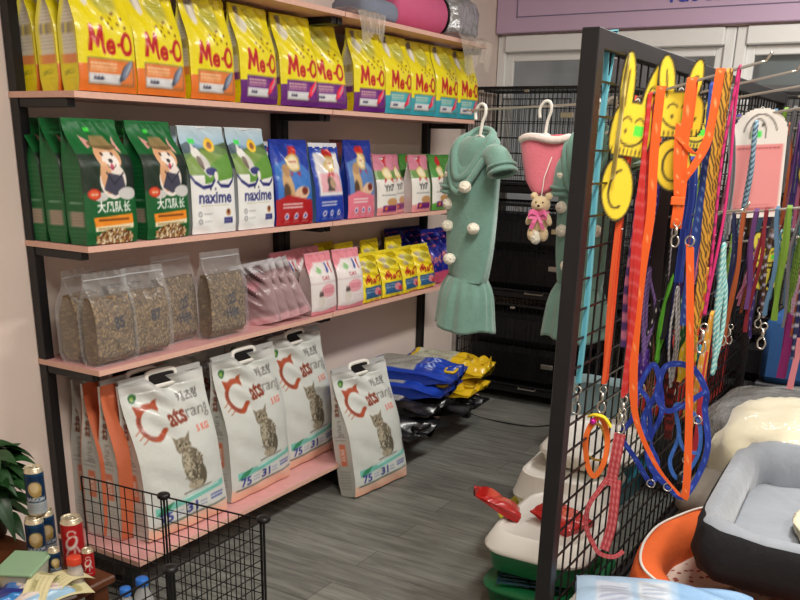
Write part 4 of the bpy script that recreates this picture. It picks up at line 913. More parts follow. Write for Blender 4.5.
t = loop_strap('pet_collar', 'thin brown and yellow beaded collar behind the orange one', 'collar', (X1+.03, .715-.045, .80), [(0, .036, 0), (0, .062, -.05), (0, .054, -.09), (0, .01, -.098), (0, .0, -.06), (0, .016, -.01)], .006, check(C8(120, 70, 40), C8(200, 170, 60)))
pl = lambda i, f: [C8(214, 130, 130), C8(176, 50, 58), C8(196, 84, 90), C8(166, 40, 50)][(i % 2)*2+(1 if int(f*5) % 2 else 0)]
t = thing('dog_harness', 'red plaid dog harness hanging low in front of the white trays', 'harness', (X1-.01, .625, .80))
for nm, P, w_ in [('body_strap', [(0, .0, 0), (-.003, .003, -.06), (0, .008, -.12), (0, .008, -.15)], .030), ('left_strap', [(0, .02, -.13), (-.004, .040, -.17), (-.008, .062, -.22), (0, .066, -.28), (.004, .046, -.33)], .013), ('right_strap', [(0, -.004, -.13), (-.002, -.006, -.20), (0, -.004, -.27), (0, .008, -.34)], .026), ('lower_loop', [(0, .046, -.32), (-.006, .02, -.35), (-.004, -.02, -.352), (0, -.045, -.33)], .012)]:
    g = G(); g.ribbon(smooth_path(P, 7), w_, .003, wd='face', nw=5, colfn=pl); g.build(nm, woven, t)
snap(t, 0, 0, .07, 1.1)
# second row, behind
X2 = 2.42
def rz2(y): return 1.33+(YP-y)*.158
leash(X2, .665, rz2(.665)+.13, .99, .012, dots(PUR, C8(220, 214, 236), 3), 'purple leash with white studs behind the long orange strap', seed=11, sway=.02)
leash(X2, .635, rz2(.635)+.14, 1.02, .022, plain(C8(34, 26, 28)), 'wide dark brown leash hank in the middle of the cluster', strands=4, seed=12, clip=False, tie=.15)
leash(X2, .600, rz2(.60)+.13, 1.0, .013, plain(C8(26, 26, 30)), 'black leash with chain edge left of the blue hank', strands=4, seed=13, clip=False)
leash(X2, .578, rz2(.578)+.14, 1.14, .016, edge(C8(28, 50, 140), C8(60, 90, 180)), 'royal blue leash hank hanging beneath the yellow cat shaped card', strands=4, seed=14, clip=False, tie=.18)
leash(X2, .612, rz2(.61)+.03, 1.03, .005, check(C8(190, 190, 196), C8(90, 90, 100)), 'thin silver chain lead between the black and the blue leashes', strands=2, seed=15, rnd=True, clip=False)
leash(X2, .548, rz2(.548)+.06, 1.06, .012, plain(C8(226, 130, 160)), 'short pink lead behind the orange harness clip', strands=2, seed=16, clip=False)
leash(X2, .592, 1.20, .93, .009, plain(C8(90, 176, 50)), 'bright green braided lead low behind the orange leash', strands=4, seed=17, clip=False, rnd=True, sway=.02, spread=.02)
leash(X2-.1, .495, 1.34, .82, .007, check(C8(220, 180, 70), C8(120, 90, 40)), 'gold chain lead hanging below the leopard leash', strands=2, seed=18, clip=False, rnd=True)
leash(X2-.05, .468, 1.28, .93, .011, check(C8(70, 160, 170), C8(190, 220, 210)), 'teal and white braided rope lead below the leopard leash', strands=4, seed=19, clip=False, rnd=True, spread=.02, sway=-.02)
leash(X2-.06, .50, 1.22, .90, .010, stripe(C8(230, 200, 50), C8(220, 90, 60)), 'yellow and red striped lead low beside the blue harness', strands=2, seed=20, clip=False)
leash(X2-.02, .64, .98, .84, .015, dots(C8(70, 34, 130), C8(200, 180, 220), 3), 'purple studded collar hank under the studded leash', strands=6, seed=21, clip=False, cat='collar', spread=.02, sway=.012)
leash(X2+.05, .602, 1.03, .80, .014, plaid(C8(30, 30, 34), C8(60, 56, 60), C8(24, 24, 28)), 'black collar hank under the dark leashes', strands=6, seed=22, clip=False, cat='collar', spread=.022)
leash(X2+.02, .560, 1.0, .72, .020, stripe(C8(120, 30, 24), C8(60, 20, 18), 2), 'dark red and brown striped leash hank behind the blue harness', strands=4, seed=23, clip=False, spread=.02)
leash(X2-.1, .462, 1.02, .66, .012, plain(C8(190, 50, 60)), 'dark pink collar strap beside the blue harness loop', strands=2, seed=24, clip=False, cat='collar')
for nm, lb, loc, P, c, w_ in [
    ('dog_harness', 'large blue harness loop hanging behind the orange leash', (X2-.16, .50, .95), [(0, .045, .03), (0, .062, -.05), (.01, .088, -.12), (0, .070, -.19), (0, .052, -.25), (0, .0, -.295), (-.01, -.045, -.31), (0, -.075, -.24), (0, -.086, -.16), (.01, -.064, -.07), (0, -.062, -.02), (0, -.02, .035)], C8(30, 56, 150), .015),
    ('dog_harness', 'second blue harness, its loop just left of the large blue one', (X2-.12, .585, .90), [(0, .0, .07), (0, .034, .0), (0, .040, -.08), (0, .066, -.14), (0, .02, -.20), (0, -.03, -.26), (0, -.040, -.20), (0, -.012, -.14), (0, -.034, -.05)], C8(36, 62, 166), .013),
    ('dog_harness', 'light blue chest loop inside the large blue harness', (X2-.15, .48, .88), [(0, .03, 0), (0, .012, -.08), (0, .026, -.16), (0, -.006, -.20), (0, -.044, -.12), (0, -.03, -.03)], C8(50, 100, 176), .010)]:
    t = loop_strap(nm, lb, 'harness', loc, P, w_, dots(c, C8(80, 116, 206), 4))
    g = G(); g.ribbon(smooth_path([P[1], ((P[1][0]+P[-1][0])/2-.01, (P[1][1]+P[-1][1])/2, P[1][2]-.035), P[-2]], 6), w_*.9, .003, wd='face', nw=4, colfn=dots(c, C8(80, 116, 206), 4)); g.build('cross_strap', woven, t)
    g = G(); g.rbox((P[3][0]-.003, P[3][1], P[3][2]), (.008, w_*1.3, .026), .002); g.build('buckle', blackp, t)
    g = G(); q = P[5]; g.tube([(q[0]-.004, q[1]+.011*math.cos(v), q[2]+.011*math.sin(v)) for v in [2*PI*i/12 for i in range(12)]], .002, 6, closed=True); g.build('ring', chrome, t, smooth=True)
# extra tangle in the middle of the cluster
for i, (nm, c_, y, zt, zb, w_, x) in enumerate([('gold and red', C8(206, 150, 50), .455, 1.12, .72, .008, X2-.12), ('turquoise', C8(60, 170, 190), .485, 1.02, .84, .009, X2-.08), ('yellow tipped', C8(228, 196, 40), .512, 1.05, .90, .012, X2-.05), ('pale purple', C8(140, 110, 180), .655, 1.20, .92, .009, X2-.02), ('black studded', C8(26, 26, 28), .625, 1.12, .86, .012, X2), ('white and grey', C8(190, 190, 190), .570, 1.16, .88, .006, X2-.04), ('dark green', C8(30, 90, 50), .545, 1.20, .92, .010, X2), ('navy studded', C8(30, 40, 110), .605, 1.28, .96, .012, X2+.02), ('maroon', C8(110, 30, 40), .530, 1.30, 1.0, .010, X2+.03), ('brown braided', C8(110, 74, 44), .642, 1.06, .80, .008, X2+.02)]):
    leash(x, y, zt, zb, w_, [dots(c_, C8(230, 226, 220), 4), check(c_, tuple(v*.6 for v in c_))][i % 2], '%s collar in the tangle in the middle of the leash cluster' % nm, strands=4, cat='collar', seed=200+i, clip=i % 3 == 0, rnd=i % 2 == 1, spread=.020, sway=(-1)**i*.018)

# header cards cut in animal shapes
YC, KC = C8(232, 206, 50), C8(34, 30, 24)
def card(label, loc, rot, w=.105, h=.30, col=YC, seed=0, body=True, ear=1.0):
    # long eared face over a flat dotted hem, with a rounded lower lobe; hung by a loop between the ears
    t = thing('header_card', label, 'card', loc, rot); W, Hh = w*100, h*100
    cw, ch = W*1.2, Hh*1.15; ox, oy = cw/2, Hh*.78
    E = [(-W*.27, Hh*.07, W*.17, Hh*.17*ear, .10), (W*.24, Hh*.06, W*.15, Hh*.15*ear, -.16)]
    FC = (0, -Hh*.17, W*.46, Hh*.17); LB = (-W*.05, -Hh*.50, W*.36, Hh*.19)
    def ine(x, y, cx, cy, rx, ry, r, gr=0): c_, s_ = math.cos(r), math.sin(r); u, v = (x-cx)*c_+(y-cy)*s_, -(x-cx)*s_+(y-cy)*c_; return (u/(rx+gr))**2+(v/(ry+gr))**2 < 1
    def face(x, y, gr=0): return (abs(x-FC[0])/(FC[2]+gr))**3+(abs(y-FC[1])/(FC[3]+gr))**3 < 1 and y > -Hh*.31-gr
    def inside(x, y, gr=0):
        if any(ine(x, y, *e, gr) for e in E) or face(x, y, gr): return True
        return body and ine(x, y, *LB, .2, gr)
    c = CV(cw, ch, KC, 12)
    if body: c.ell(LB[0]+ox, LB[1]+oy, LB[2]-.45, LB[3]-.45, col, .2); c.arc(LB[0]+ox+.3, LB[1]+oy, W*.2, 90, 300, .45, KC, Hh*.11)
    for e in E: c.ell(e[0]+ox, e[1]+oy, e[2]-.42, e[3]-.42, col, e[4])
    P = [(FC[0]+ox+(FC[2]-.4)*math.copysign(abs(math.cos(q))**.66, math.cos(q)), max(oy-Hh*.305, FC[1]+oy+(FC[3]-.4)*math.copysign(abs(math.sin(q))**.66, math.sin(q)))) for q in [2*PI*i/40 for i in range(40)]]
    c.poly(P, col)
    c.line([(ox-W*.29, oy+Hh*.14*ear), (ox-W*.25, oy-Hh*.04)], .32, KC); c.arc(ox+W*.26, oy+Hh*.02, W*.08, 60, 250, .35, KC, Hh*.07)
    for sx in (-1, 1): c.arc(ox+sx*W*.13, oy-Hh*.12, W*.09, 10, 170, .3, KC); c.ell(ox+sx*W*.13, oy-Hh*.17, .28, .5, KC)
    c.arc(ox, oy-Hh*.13, W*.33, 205, 335, .42, KC, Hh*.12); c.rect(ox+W*.04, oy-Hh*.19, ox+W*.24, oy-Hh*.13, C8(90, 226, 70))
    for i in range(9): c.line([(ox-W*.34+i*W*.085, oy-Hh*.265), (ox-W*.34+i*W*.085, oy-Hh*.295)], .3, KC)
    nx, ny = 46, 100; A = c.bake(nx, ny); g = G(); idx = {}; vs = []; cs = []; fs = []
    def vid(i, j, sd):
        k = (i, j, sd)
        if k not in idx: idx[k] = len(vs); vs.append((((i/nx)*cw-ox)/100, -.0012*sd, ((j/ny)*ch-oy)/100)); cs.append(tuple(A[j, i]))
        return idx[k]
    for j in range(ny):
        for i in range(nx):
            if inside((i+.5)/nx*cw-ox, (j+.5)/ny*ch-oy):
                fs.append((vid(i, j, 1), vid(i+1, j, 1), vid(i+1, j+1, 1), vid(i, j+1, 1))); fs.append((vid(i, j+1, -1), vid(i+1, j+1, -1), vid(i+1, j, -1), vid(i, j, -1)))
    g.add(vs, fs, cs); g.build('card', paper, t)
    g = G(); g.tube([(.006*math.cos(q), 0, -.002+.008*math.sin(q)) for q in [2*PI*i/12 for i in range(12)]], .0010, 5, closed=True); g.build('hang_loop', whitep, t, smooth=True)
    return t
card('yellow long eared card, tilted and turned edgewise, nearest the panel post', (X1-.02, .668, 1.615), (0, .12, -.85), w=.120, h=.40, ear=1.15)
card('yellow long eared face card between the two orange straps', (X1+.02, .580, 1.640), (0, -.03, -1.15), w=.125, h=.33, seed=2)
card('yellow card hanging on the second rod behind the first two', (2.50, .60, 1.60), (0, .05, -1.1), w=.10, h=.28, col=C8(222, 200, 60))
card('yellow long eared card at the right, behind the pink card', (3.20, .37, 1.60), (0, .05, -1.2), w=.14, h=.30)
card('small yellow card low below the pink card', (2.95, .445, 1.235), (0, -.1, -1.2), w=.12, h=.20, col=C8(214, 200, 70))
card('yellow card far back near the end of the panel', (3.55, .40, 1.56), (0, .1, -1.2), w=.12, h=.24, col=C8(206, 184, 50))
# tan edge-on sleeve cards by the post
g = G(); g.ribbon(smooth_path([(0, -.008, .115), (.002, -.002, .05), (-.003, -.003, -.02), (.002, .004, -.16)], 6), .012, .004, wd=lambda f: (.7, .4+f, 0), nw=3, colfn=lambda i, f: [C8(206, 190, 110), C8(160, 140, 70)][(i//3) % 2])
o = g.build('folded_card', paper); o.location = (2.13, .690, 1.60); tag(o, 'narrow tan card seen edge on beside the teal leash', 'card')
# pink card with a rope lead
t = thing('header_card', 'white rounded card with a pink lower panel, hanging at the right', 'card', (2.90, .515, 1.60), (0, -.06, -.95))
W_, H_ = 16.5, 31
c = CV(W_, H_, C8(236, 232, 226), 16); c.rect(.9, 1.4, W_-.9, 21, C8(232, 150, 150)); c.arc(8.2, 23, 5.2, 15, 165, .3, KC, 6.4); c.arc(7.6, 23.5, 2.4, -10, 190, .3, KC, 4.6); c.ell(6.2, 26.4, .35, .5, KC); c.ell(8.8, 26.4, .35, .5, KC); c.rect(5.8, 23, 8.6, 24.8, C8(80, 230, 90)); c.small(2, 2.2, 14.5, 3, 1, C8(120, 40, 50), .3); c.small(1.6, 19.4, 15, 20.4, 1, C8(150, 60, 70), .3); c.small(3, 3.2, 13, 4, 1, C8(196, 110, 116), .25)
pts = [(x, y) for x, y in [(-8.2, -27), (-7.2, -28), (7.2, -28), (8.2, -27), (8.2, -4)]]+[(8.2*math.cos(a), -4+7*math.sin(a)) for a in [PI*i/16 for i in range(1, 16)]]+[(-8.2, -4)]
A = c.bake(40, 76); g = G(); nx, ny = 40, 76; idx = {}; vs = []; cs = []; fs = []
def ins(x, y):
    if y < -4: return True
    return (x/8.3)**2+((y+4)/7.1)**2 < 1
for j in range(ny):
    for i in range(nx):
        if ins((i+.5)/nx*W_-W_/2, (j+.5)/ny*H_-28):
            for sd in (1, -1):
                q4 = []
                for a, b in ((i, j), (i+1, j), (i+1, j+1), (i, j+1)):
                    k = (a, b, sd)
                    if k not in idx: idx[k] = len(vs); vs.append(((a/nx*W_-W_/2)/100, -.001*sd, (b/ny*H_-28)/100)); cs.append(tuple(A[b, a]) if sd == 1 else C8(225, 222, 216))
                    q4.append(idx[k])
                fs.append(tuple(q4) if sd == 1 else tuple(q4[::-1]))
g.add(vs, fs, cs); g.build('card', paper, t)
g = G(); g.tube([(.007*math.cos(a), 0, .024+.010*math.sin(a)) for a in [2*PI*i/12 for i in range(12)]], .0012, 5, closed=True); g.build('hang_loop', whitep, t, smooth=True)
leash(2.84, .515, 1.585, 1.245, .014, check(C8(150, 186, 206), C8(40, 60, 84)), 'blue and white rope lead hanging in front of the pink card', strands=2, rnd=True, clip=False, spread=.008, seed=31)
# crowded hanks beyond the pink card
rd = random.Random(77)
NM = [('purple', PUR), ('navy', C8(30, 40, 100)), ('lime', C8(150, 200, 60)), ('teal', C8(60, 140, 150)), ('crimson', C8(170, 30, 50)), ('pink', C8(220, 120, 160)), ('orange', C8(226, 110, 50)), ('grey', C8(130, 130, 136)), ('black', C8(30, 30, 34)), ('sky blue', C8(110, 160, 200)), ('brown', C8(96, 60, 40)), ('violet', C8(130, 70, 150))]
PT = ['plain', 'white studded', 'checked', 'edge striped']
k = 0; seen = {}
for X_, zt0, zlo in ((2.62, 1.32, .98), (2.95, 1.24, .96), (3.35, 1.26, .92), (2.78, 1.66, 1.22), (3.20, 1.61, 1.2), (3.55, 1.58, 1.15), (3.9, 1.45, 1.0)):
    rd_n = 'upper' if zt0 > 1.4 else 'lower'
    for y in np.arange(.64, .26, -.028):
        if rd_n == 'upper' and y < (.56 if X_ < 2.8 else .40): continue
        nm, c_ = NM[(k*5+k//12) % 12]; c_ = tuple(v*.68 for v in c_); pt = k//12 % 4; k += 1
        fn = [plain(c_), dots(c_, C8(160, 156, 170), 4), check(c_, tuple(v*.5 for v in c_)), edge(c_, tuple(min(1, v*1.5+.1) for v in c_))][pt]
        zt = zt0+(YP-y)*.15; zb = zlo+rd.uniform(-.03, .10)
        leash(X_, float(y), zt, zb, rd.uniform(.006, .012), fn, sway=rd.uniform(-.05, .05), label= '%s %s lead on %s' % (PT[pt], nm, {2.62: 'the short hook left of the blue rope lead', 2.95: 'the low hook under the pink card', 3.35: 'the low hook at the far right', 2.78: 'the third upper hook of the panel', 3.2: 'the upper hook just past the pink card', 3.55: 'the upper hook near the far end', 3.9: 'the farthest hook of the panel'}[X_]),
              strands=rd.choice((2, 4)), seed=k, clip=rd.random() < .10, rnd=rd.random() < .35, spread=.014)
rod(2.62, YP, 1.32, .28, 1.38, 'short chrome hook rod left of the blue rope lead', GRD)
rod(3.90, YP, 1.45, .30, 1.51, 'farthest chrome hook rod on the leash panel', GRD)
for nm, y, x, zb, zt, w_ in [('magenta', .40, 3.35, .72, 1.0, .03), ('pale pink', .36, 3.32, .70, .98, .02), ('yellow green', .34, 3.5, .84, 1.2, .014)]:
    leash(x, y, zt+.25, zb, w_, plain({'magenta': C8(130, 30, 100), 'pale pink': C8(226, 140, 150), 'yellow green': C8(190, 200, 50)}[nm]), '%s long strap hanging lowest at the far right of the panel' % nm, strands=2, clip=False, seed=int(y*100))
crumple('plastic_pouch', 'clear crumpled pouch of coloured cords hanging far right', 'pouch', (3.28, .345, .98), (.05, .12, .14), clearf, 9, .2)

# ================================================================== DOG CLOTHES on the far rod
def hanger(t, z=0):
    g = G(); g.tube(smooth_path([(0, .018, -.028), (0, .020, -.006), (0, .008, .012), (0, -.008, .010), (0, -.012, -.010), (0, -.004, -.035), (0, .0, -.07)], 5), .0042, 8)
    g.tube(smooth_path([(0, -.06, -.115), (0, -.03, -.085), (0, 0, -.068), (0, .03, -.085), (0, .06, -.115)], 4), .0042, 8); g.build('hanger', whitep, t, smooth=True)
def dress(label, loc, rot, seed=0, half=False):
    # local frame: y across the dress, x through it (front -x), z up from the rod
    t = thing('dog_dress', label, 'dog dress', loc, rot)
    rd = random.Random(seed)
    prof = [(-.070, .030, .026), (-.085, .050, .032), (-.11, .064, .036), (-.15, .070, .038), (-.22, .071, .040), (-.30, .072, .042), (-.38, .071, .044), (-.44, .066, .042), (-.462, .062, .040)]
    P = smooth_path([Vector(p) for p in prof], 4); N = len(P); n = 56; g = G(); vs = []; fs = []
    for j, (z, wy, wx) in enumerate(P):
        f = j/(N-1)
        for k in range(n):
            a = 2*PI*k/n; fold = 1+.05*math.sin(3*a+f*3)+.03*math.sin(6*a+2*f)
            vs.append((wx*math.cos(a)*fold+.008*math.sin(6*f+a), wy*math.sin(a)*fold+.004*math.sin(5*f), z))
    for j in range(N-1):
        for k in range(n): fs.append((j*n+k, j*n+(k+1) % n, (j+1)*n+(k+1) % n, (j+1)*n+k))
    g.add(vs, fs); g.build('bodice', fleece, t, smooth=True)
    g = G(); vs = []; fs = []; M = 18; NK = 120
    for j in range(M+1):
        f = j/M
        for k in range(NK):
            a = 2*PI*k/NK; e = 1-f*.75; fo = 1+(.055*math.sin(13*a+.7*math.sin(4*a)))*e*min(1, f*6)+(.03+.05*f)*math.sin(5*a+1.5*math.sin(2*a)+f)
            puff = .012*math.sin(PI*min(1, f*2.2)*.5)
            vs.append(((.040+puff+.010*f)*math.cos(a)*fo, (.061+puff+.020*f)*math.sin(a)*fo, -.455-.150*f+.006*math.sin(3*a+1)*f))
    for j in range(M):
        for k in range(NK): fs.append((j*NK+k, j*NK+(k+1) % NK, (j+1)*NK+(k+1) % NK, (j+1)*NK+k))
    L = len(vs)
    for j in (M, M-1, M-3):
        for k in range(NK): x, y, z = vs[j*NK+k]; vs.append((x*.94, y*.96, z+(.001 if j == M else 0)))
    for q in (0, 1):
        for k in range(NK): fs.append((L+q*NK+k, L+(q+1)*NK+k, L+(q+1)*NK+(k+1) % NK, L+q*NK+(k+1) % NK)[::-1])
    for k in range(NK): fs.append((M*NK+k, M*NK+(k+1) % NK, L+(k+1) % NK, L+k))
    g.add(vs, fs); g.build('ruffle_skirt', fleece, t, smooth=True)
    # draped shawl collar: soft flattened folds falling to a V
    for nm, pts, r_ in [('collar', [(-.022, .046, -.085), (-.040, .042, -.130), (-.048, .022, -.180), (-.044, -.012, -.165), (-.032, -.034, -.115), (-.01, -.042, -.078), (.022, -.02, -.060), (.022, .028, -.064)], .0105), ('collar_fold', [(-.016, .056, -.090), (-.036, .058, -.145), (-.047, .036, -.205), (-.050, .004, -.215), (-.046, -.032, -.165), (-.026, -.054, -.110), (.006, -.052, -.082), (.024, 0, -.070)], .0085), ('collar_rim', [(-.012, .036, -.078), (-.030, .030, -.110), (-.036, .012, -.140), (-.030, -.012, -.120), (-.020, -.030, -.085), (.006, -.034, -.060), (.020, -.01, -.050), (.018, .024, -.052)], .0075)]:
        g = G(); pp = smooth_path(pts, 6, True); g.tube(pp, r_, 10, closed=True)
        k = len(g.v); g.v = [(x, y, z) for x, y, z in g.v]; g.build(nm, fleece, t, smooth=True)
    g = G()   # the two cloth flaps between the collar folds
    A1 = smooth_path([(-.022, .046, -.085), (-.040, .042, -.130), (-.048, .022, -.180), (-.044, -.012, -.165), (-.032, -.034, -.115), (-.01, -.042, -.078)], 6); B1 = smooth_path([(-.016, .056, -.090), (-.036, .058, -.145), (-.047, .036, -.205), (-.050, .004, -.215), (-.046, -.032, -.165), (-.026, -.054, -.110)], 6); C1 = smooth_path([(-.012, .036, -.078), (-.030, .030, -.110), (-.036, .012, -.140), (-.030, -.012, -.120), (-.020, -.030, -.085), (.0, -.036, -.066)], 6)
    nn = min(len(A1), len(B1), len(C1))-1
    for p_, q_ in ((A1, B1), (C1, A1)):
        g.grid(lambda u, v: p_[int(v*nn+.5)].lerp(q_[int(v*nn+.5)], u)+Vector((-.006*math.sin(PI*u), 0, 0)), 5, nn); g.grid(lambda u, v: p_[int(v*nn+.5)].lerp(q_[int(v*nn+.5)], u)+Vector((.004, 0, 0)), 5, nn, flip=True)
    g.build('collar_drape', fleece, t, smooth=True)
    # sleeves: short open tubes with cuffs
    for s in (-1, 1):
        g = G(); p = smooth_path([(-.005, s*.040, -.125), (-.016, s*.070, -.115), (-.026, s*.096, -.135), (-.030, s*.110, -.160)], 5)
        if s > 0: p = smooth_path([(-.005, .040, -.13), (-.010, .056, -.155), (-.012, .060, -.20), (-.010, .060, -.225)], 5)
        g.tube(p, lambda f: .030+.003*f, 20, cap=False)
        e = p[-1]; d = (p[-1]-p[-2]).normalized(); q = d.orthogonal().normalized(); b = d.cross(q)
        g.tube([e-d*.006+q*math.cos(a)*.033+b*math.sin(a)*.033 for a in [2*PI*i/20 for i in range(20)]], .0055, 8, closed=True); g.tube([e-d*.022+q*math.cos(a)*.034+b*math.sin(a)*.034 for a in [2*PI*i/20 for i in range(20)]], .0045, 8, closed=True)
        g.build('sleeve', fleece, t, smooth=True)
    for y, z in ((.058, -.255), (-.022, -.200), (.064, -.175), (-.040, -.310), (.030, -.405), (.052, -.315)):
        x = -.044*math.sqrt(max(.1, 1-(y/.076)**2))-.004-(.02 if z > -.21 and y < 0 else 0)
        g = G(); g.sph((x, y, z), .0160, 20, noise=.05, seed=int(y*1000)); g.build('pompom', fluff, t, smooth=True)
    hanger(t); return t
XD = 2.30
dress('sage green fleece dog dress with white pompoms, hanging freely at the end of the rod', (XD, 1.130, 1.602), (.05, 0, -.25), 1).scale = (1.1, 1.10, 1.0)
dress('sage green fleece dog dress half hidden behind the panel post, a plush bear on it', (XD+.01, .815, 1.615), (0, 0, .1), 2)
# small pink garment
t = thing('dog_vest', 'small pink dog garment with a white fleece band, on a white hanger', 'dog clothes', (XD-.01, .938, 1.6085))
g = G(); vs = []; fs = []; n = 36
for j, (z, wy, c0) in enumerate([(-.075, .066, 0), (-.10, .066, 0), (-.14, .062, -.002), (-.18, .054, -.006), (-.205, .042, -.012), (-.215, .030, -.016)]):
    for k in range(n): a = 2*PI*k/n; vs.append((.014*math.cos(a)*(1+.2*math.sin(3*a)), c0+wy*math.sin(a)*(1+.03*math.sin(5*a+j)), z+.008*math.sin(2*a)))
for j in range(5):
    for k in range(n): fs.append((j*n+k, j*n+(k+1) % n, (j+1)*n+(k+1) % n, (j+1)*n+k))
fs.append(tuple(range(5*n, 6*n))); g.add(vs, fs); g.build('body', mat('pink_fleece', C8(226, 120, 136), rough=.95, bump=.4, bscale=150, sheen=.4, bdist=.003), t, smooth=True)
g = G(); g.tube([(.017*math.cos(a), .066*math.sin(a), -.078+.004*math.sin(3*a)) for a in [2*PI*i/36 for i in range(36)]], .0095, 8, closed=True); g.build('fleece_band', mat('white_fleece', C8(232, 218, 212), rough=1, bump=.6, bscale=150, bdist=.004), t, smooth=True)
hanger(t)
t = thing('clothes_hanger', 'empty white hanger on the rod just behind the wire grid', 'hanger', (XD, .765, 1.617)); hanger(t)
# plush bear hanging from the second dress
t = thing('plush_bear', 'small cream plush bear with a pink ribbon hanging against the second green dress', 'plush toy', (XD-.085, .905, 1.385), (0, 0, .2))
g = G(); bearm = mat('cream_plush', C8(222, 200, 160), rough=1, bump=.8, bscale=130, sheen=.5, bdist=.004)
g.sph((0, 0, -.06), (.022, .024, .032), 18); g.sph((-.002, 0, -.018), (.022, .025, .022), 18)
for s in (-1, 1):
    g.sph((0, s*.019, .003), (.008, .010, .010), 10); g.sph((-.012, s*.022, -.052), (.010, .010, .020), 12, R=Matrix.Rotation(s*.5, 3, 'X')); g.sph((-.014, s*.016, -.092), (.013, .012, .018), 12)
g.sph((-.022, 0, -.022), (.009, .011, .008), 10)
g.build('body', bearm, t, smooth=True)
g = G(); g.sph((-.031, 0, -.019), (.003, .004, .003), 8); g.sph((-.022, .009, -.011), .0022, 6); g.sph((-.022, -.009, -.011), .0022, 6); g.build('face_buttons', blackp, t, smooth=True)
g = G(); g.ribbon(smooth_path([(.022*math.cos(a), .022*math.sin(a), -.040) for a in [2*PI*i/12 for i in range(12)]], 2, True), .012, .004, wd=(0, 0, 1), closed=True)
for s in (-1, 1): g.ribbon(smooth_path([(-.022, 0, -.042), (-.034, s*.016, -.034), (-.034, s*.024, -.046), (-.024, s*.004, -.046)], 4), .013, .003, wd=(.3, 0, 1)); g.ribbon([(-.026, s*.002, -.044), (-.032, s*.010, -.062), (-.030, s*.016, -.078)], .011, .002, wd=(0, 1, .3))
g.build('ribbon', mat('pink_satin', C8(226, 110, 160), rough=.35), t)
g = G(); g.sph((-.018, .004, -.10), (.013, .014, .018), 12, noise=.1); g.build('fluffy_foot', fluff, t, smooth=True)
g = G(); g.tube([(0, 0, .003), (.02, 0, .05), (.05, -.01, .10)], .0012, 5); g.build('cord', whitep, t)

# ================================================================== LITTER TRAYS behind the panel
def rrect(L, W, r, n=6):
    P = []
    for cx, cy, a0 in ((L/2-r, W/2-r, 0), (-L/2+r, W/2-r, 90), (-L/2+r, -W/2+r, 180), (L/2-r, -W/2+r, 270)):
        for i in range(n+1): a = math.radians(a0+90*i/n); P.append((cx+r*math.cos(a), cy+r*math.sin(a)))
    return P
def shell(g, rings, closed_bottom=True):
    vs = []; fs = []; n = None
    for L, W, r, z in rings:
        P = rrect(L, W, r); n = len(P); vs += [(x, y, z) for x, y in P]
    for j in range(len(rings)-1):
        for k in range(n): fs.append((j*n+k, j*n+(k+1) % n, (j+1)*n+(k+1) % n, (j+1)*n+k))
    fs.append(tuple(range(n-1, -1, -1))); fs.append(tuple((len(rings)-1)*n+k for k in range(n)))
    g.add(vs, fs); return g
def tray(label, loc, rot, L=.50, W=.36, HH=.12, base=None, rim=whitep, rh=.05, grp=None):
    t = thing('litter_tray', label, 'litter tray', loc, rot, grp)
    g = G(); shell(g, [(L*.84, W*.82, .05, 0), (L*.86, W*.84, .06, .004), (L*.95, W*.94, .08, HH), (L*.93, W*.92, .08, HH), (L*.84, W*.82, .06, .01)]); g.build('base', base, t, auto=40)
    g = G(); shell(g, [(L*.955, W*.945, .085, HH-.012), (L, W, .10, HH-.006), (L*1.01, W*1.01, .10, HH+.004), (L*.99, W*.98, .10, HH+.014), (L*.90, W*.86, .09, HH+rh), (L*.84, W*.79, .08, HH+rh+.004), (L*.79, W*.73, .07, HH+rh-.006), (L*.4, W*.3, .04, HH+rh-.004)]); g.build('rim', rim, t, auto=50)
    return t
gp = mat('green_plastic', C8(24, 104, 60), rough=.35); tp_ = mat('teal_plastic', C8(48, 122, 142), rough=.35); yp = mat('lemon_plastic', C8(214, 208, 60), rough=.35); cream = mat('cream_plastic', C8(226, 222, 206), rough=.42)
dk = mat('dark_teal_plastic', C8(26, 62, 78), rough=.4)
# green stack by the post
GTY = 'litter trays stacked behind the panel'
tray('dark green litter tray at the bottom of the stack by the panel post', (2.68, .955, .001), (0, 0, 0), base=gp, rim=gp, HH=.09, rh=.02)
t = thing('litter_scoop', 'dark blue plastic litter scoops and grids lying in the bottom green tray', 'scoop', (2.55, .98, .115), (0, .05, .3))
g = G()
for i in range(7): g.box((-.09+i*.03, 0, .012), (.008, .20, .006))
for y in (-.1, 0, .1): g.box((0, y, .012), (.2, .008, .008))
g.rbox((.13, 0, .012), (.09, .03, .012), .003); g.build('grid', dk, t)
tray('green litter tray with a broad white lid beside the panel post', (2.66, .95, .165), (0, 0, .02), base=gp, rim=whitep, HH=.085, rh=.055)
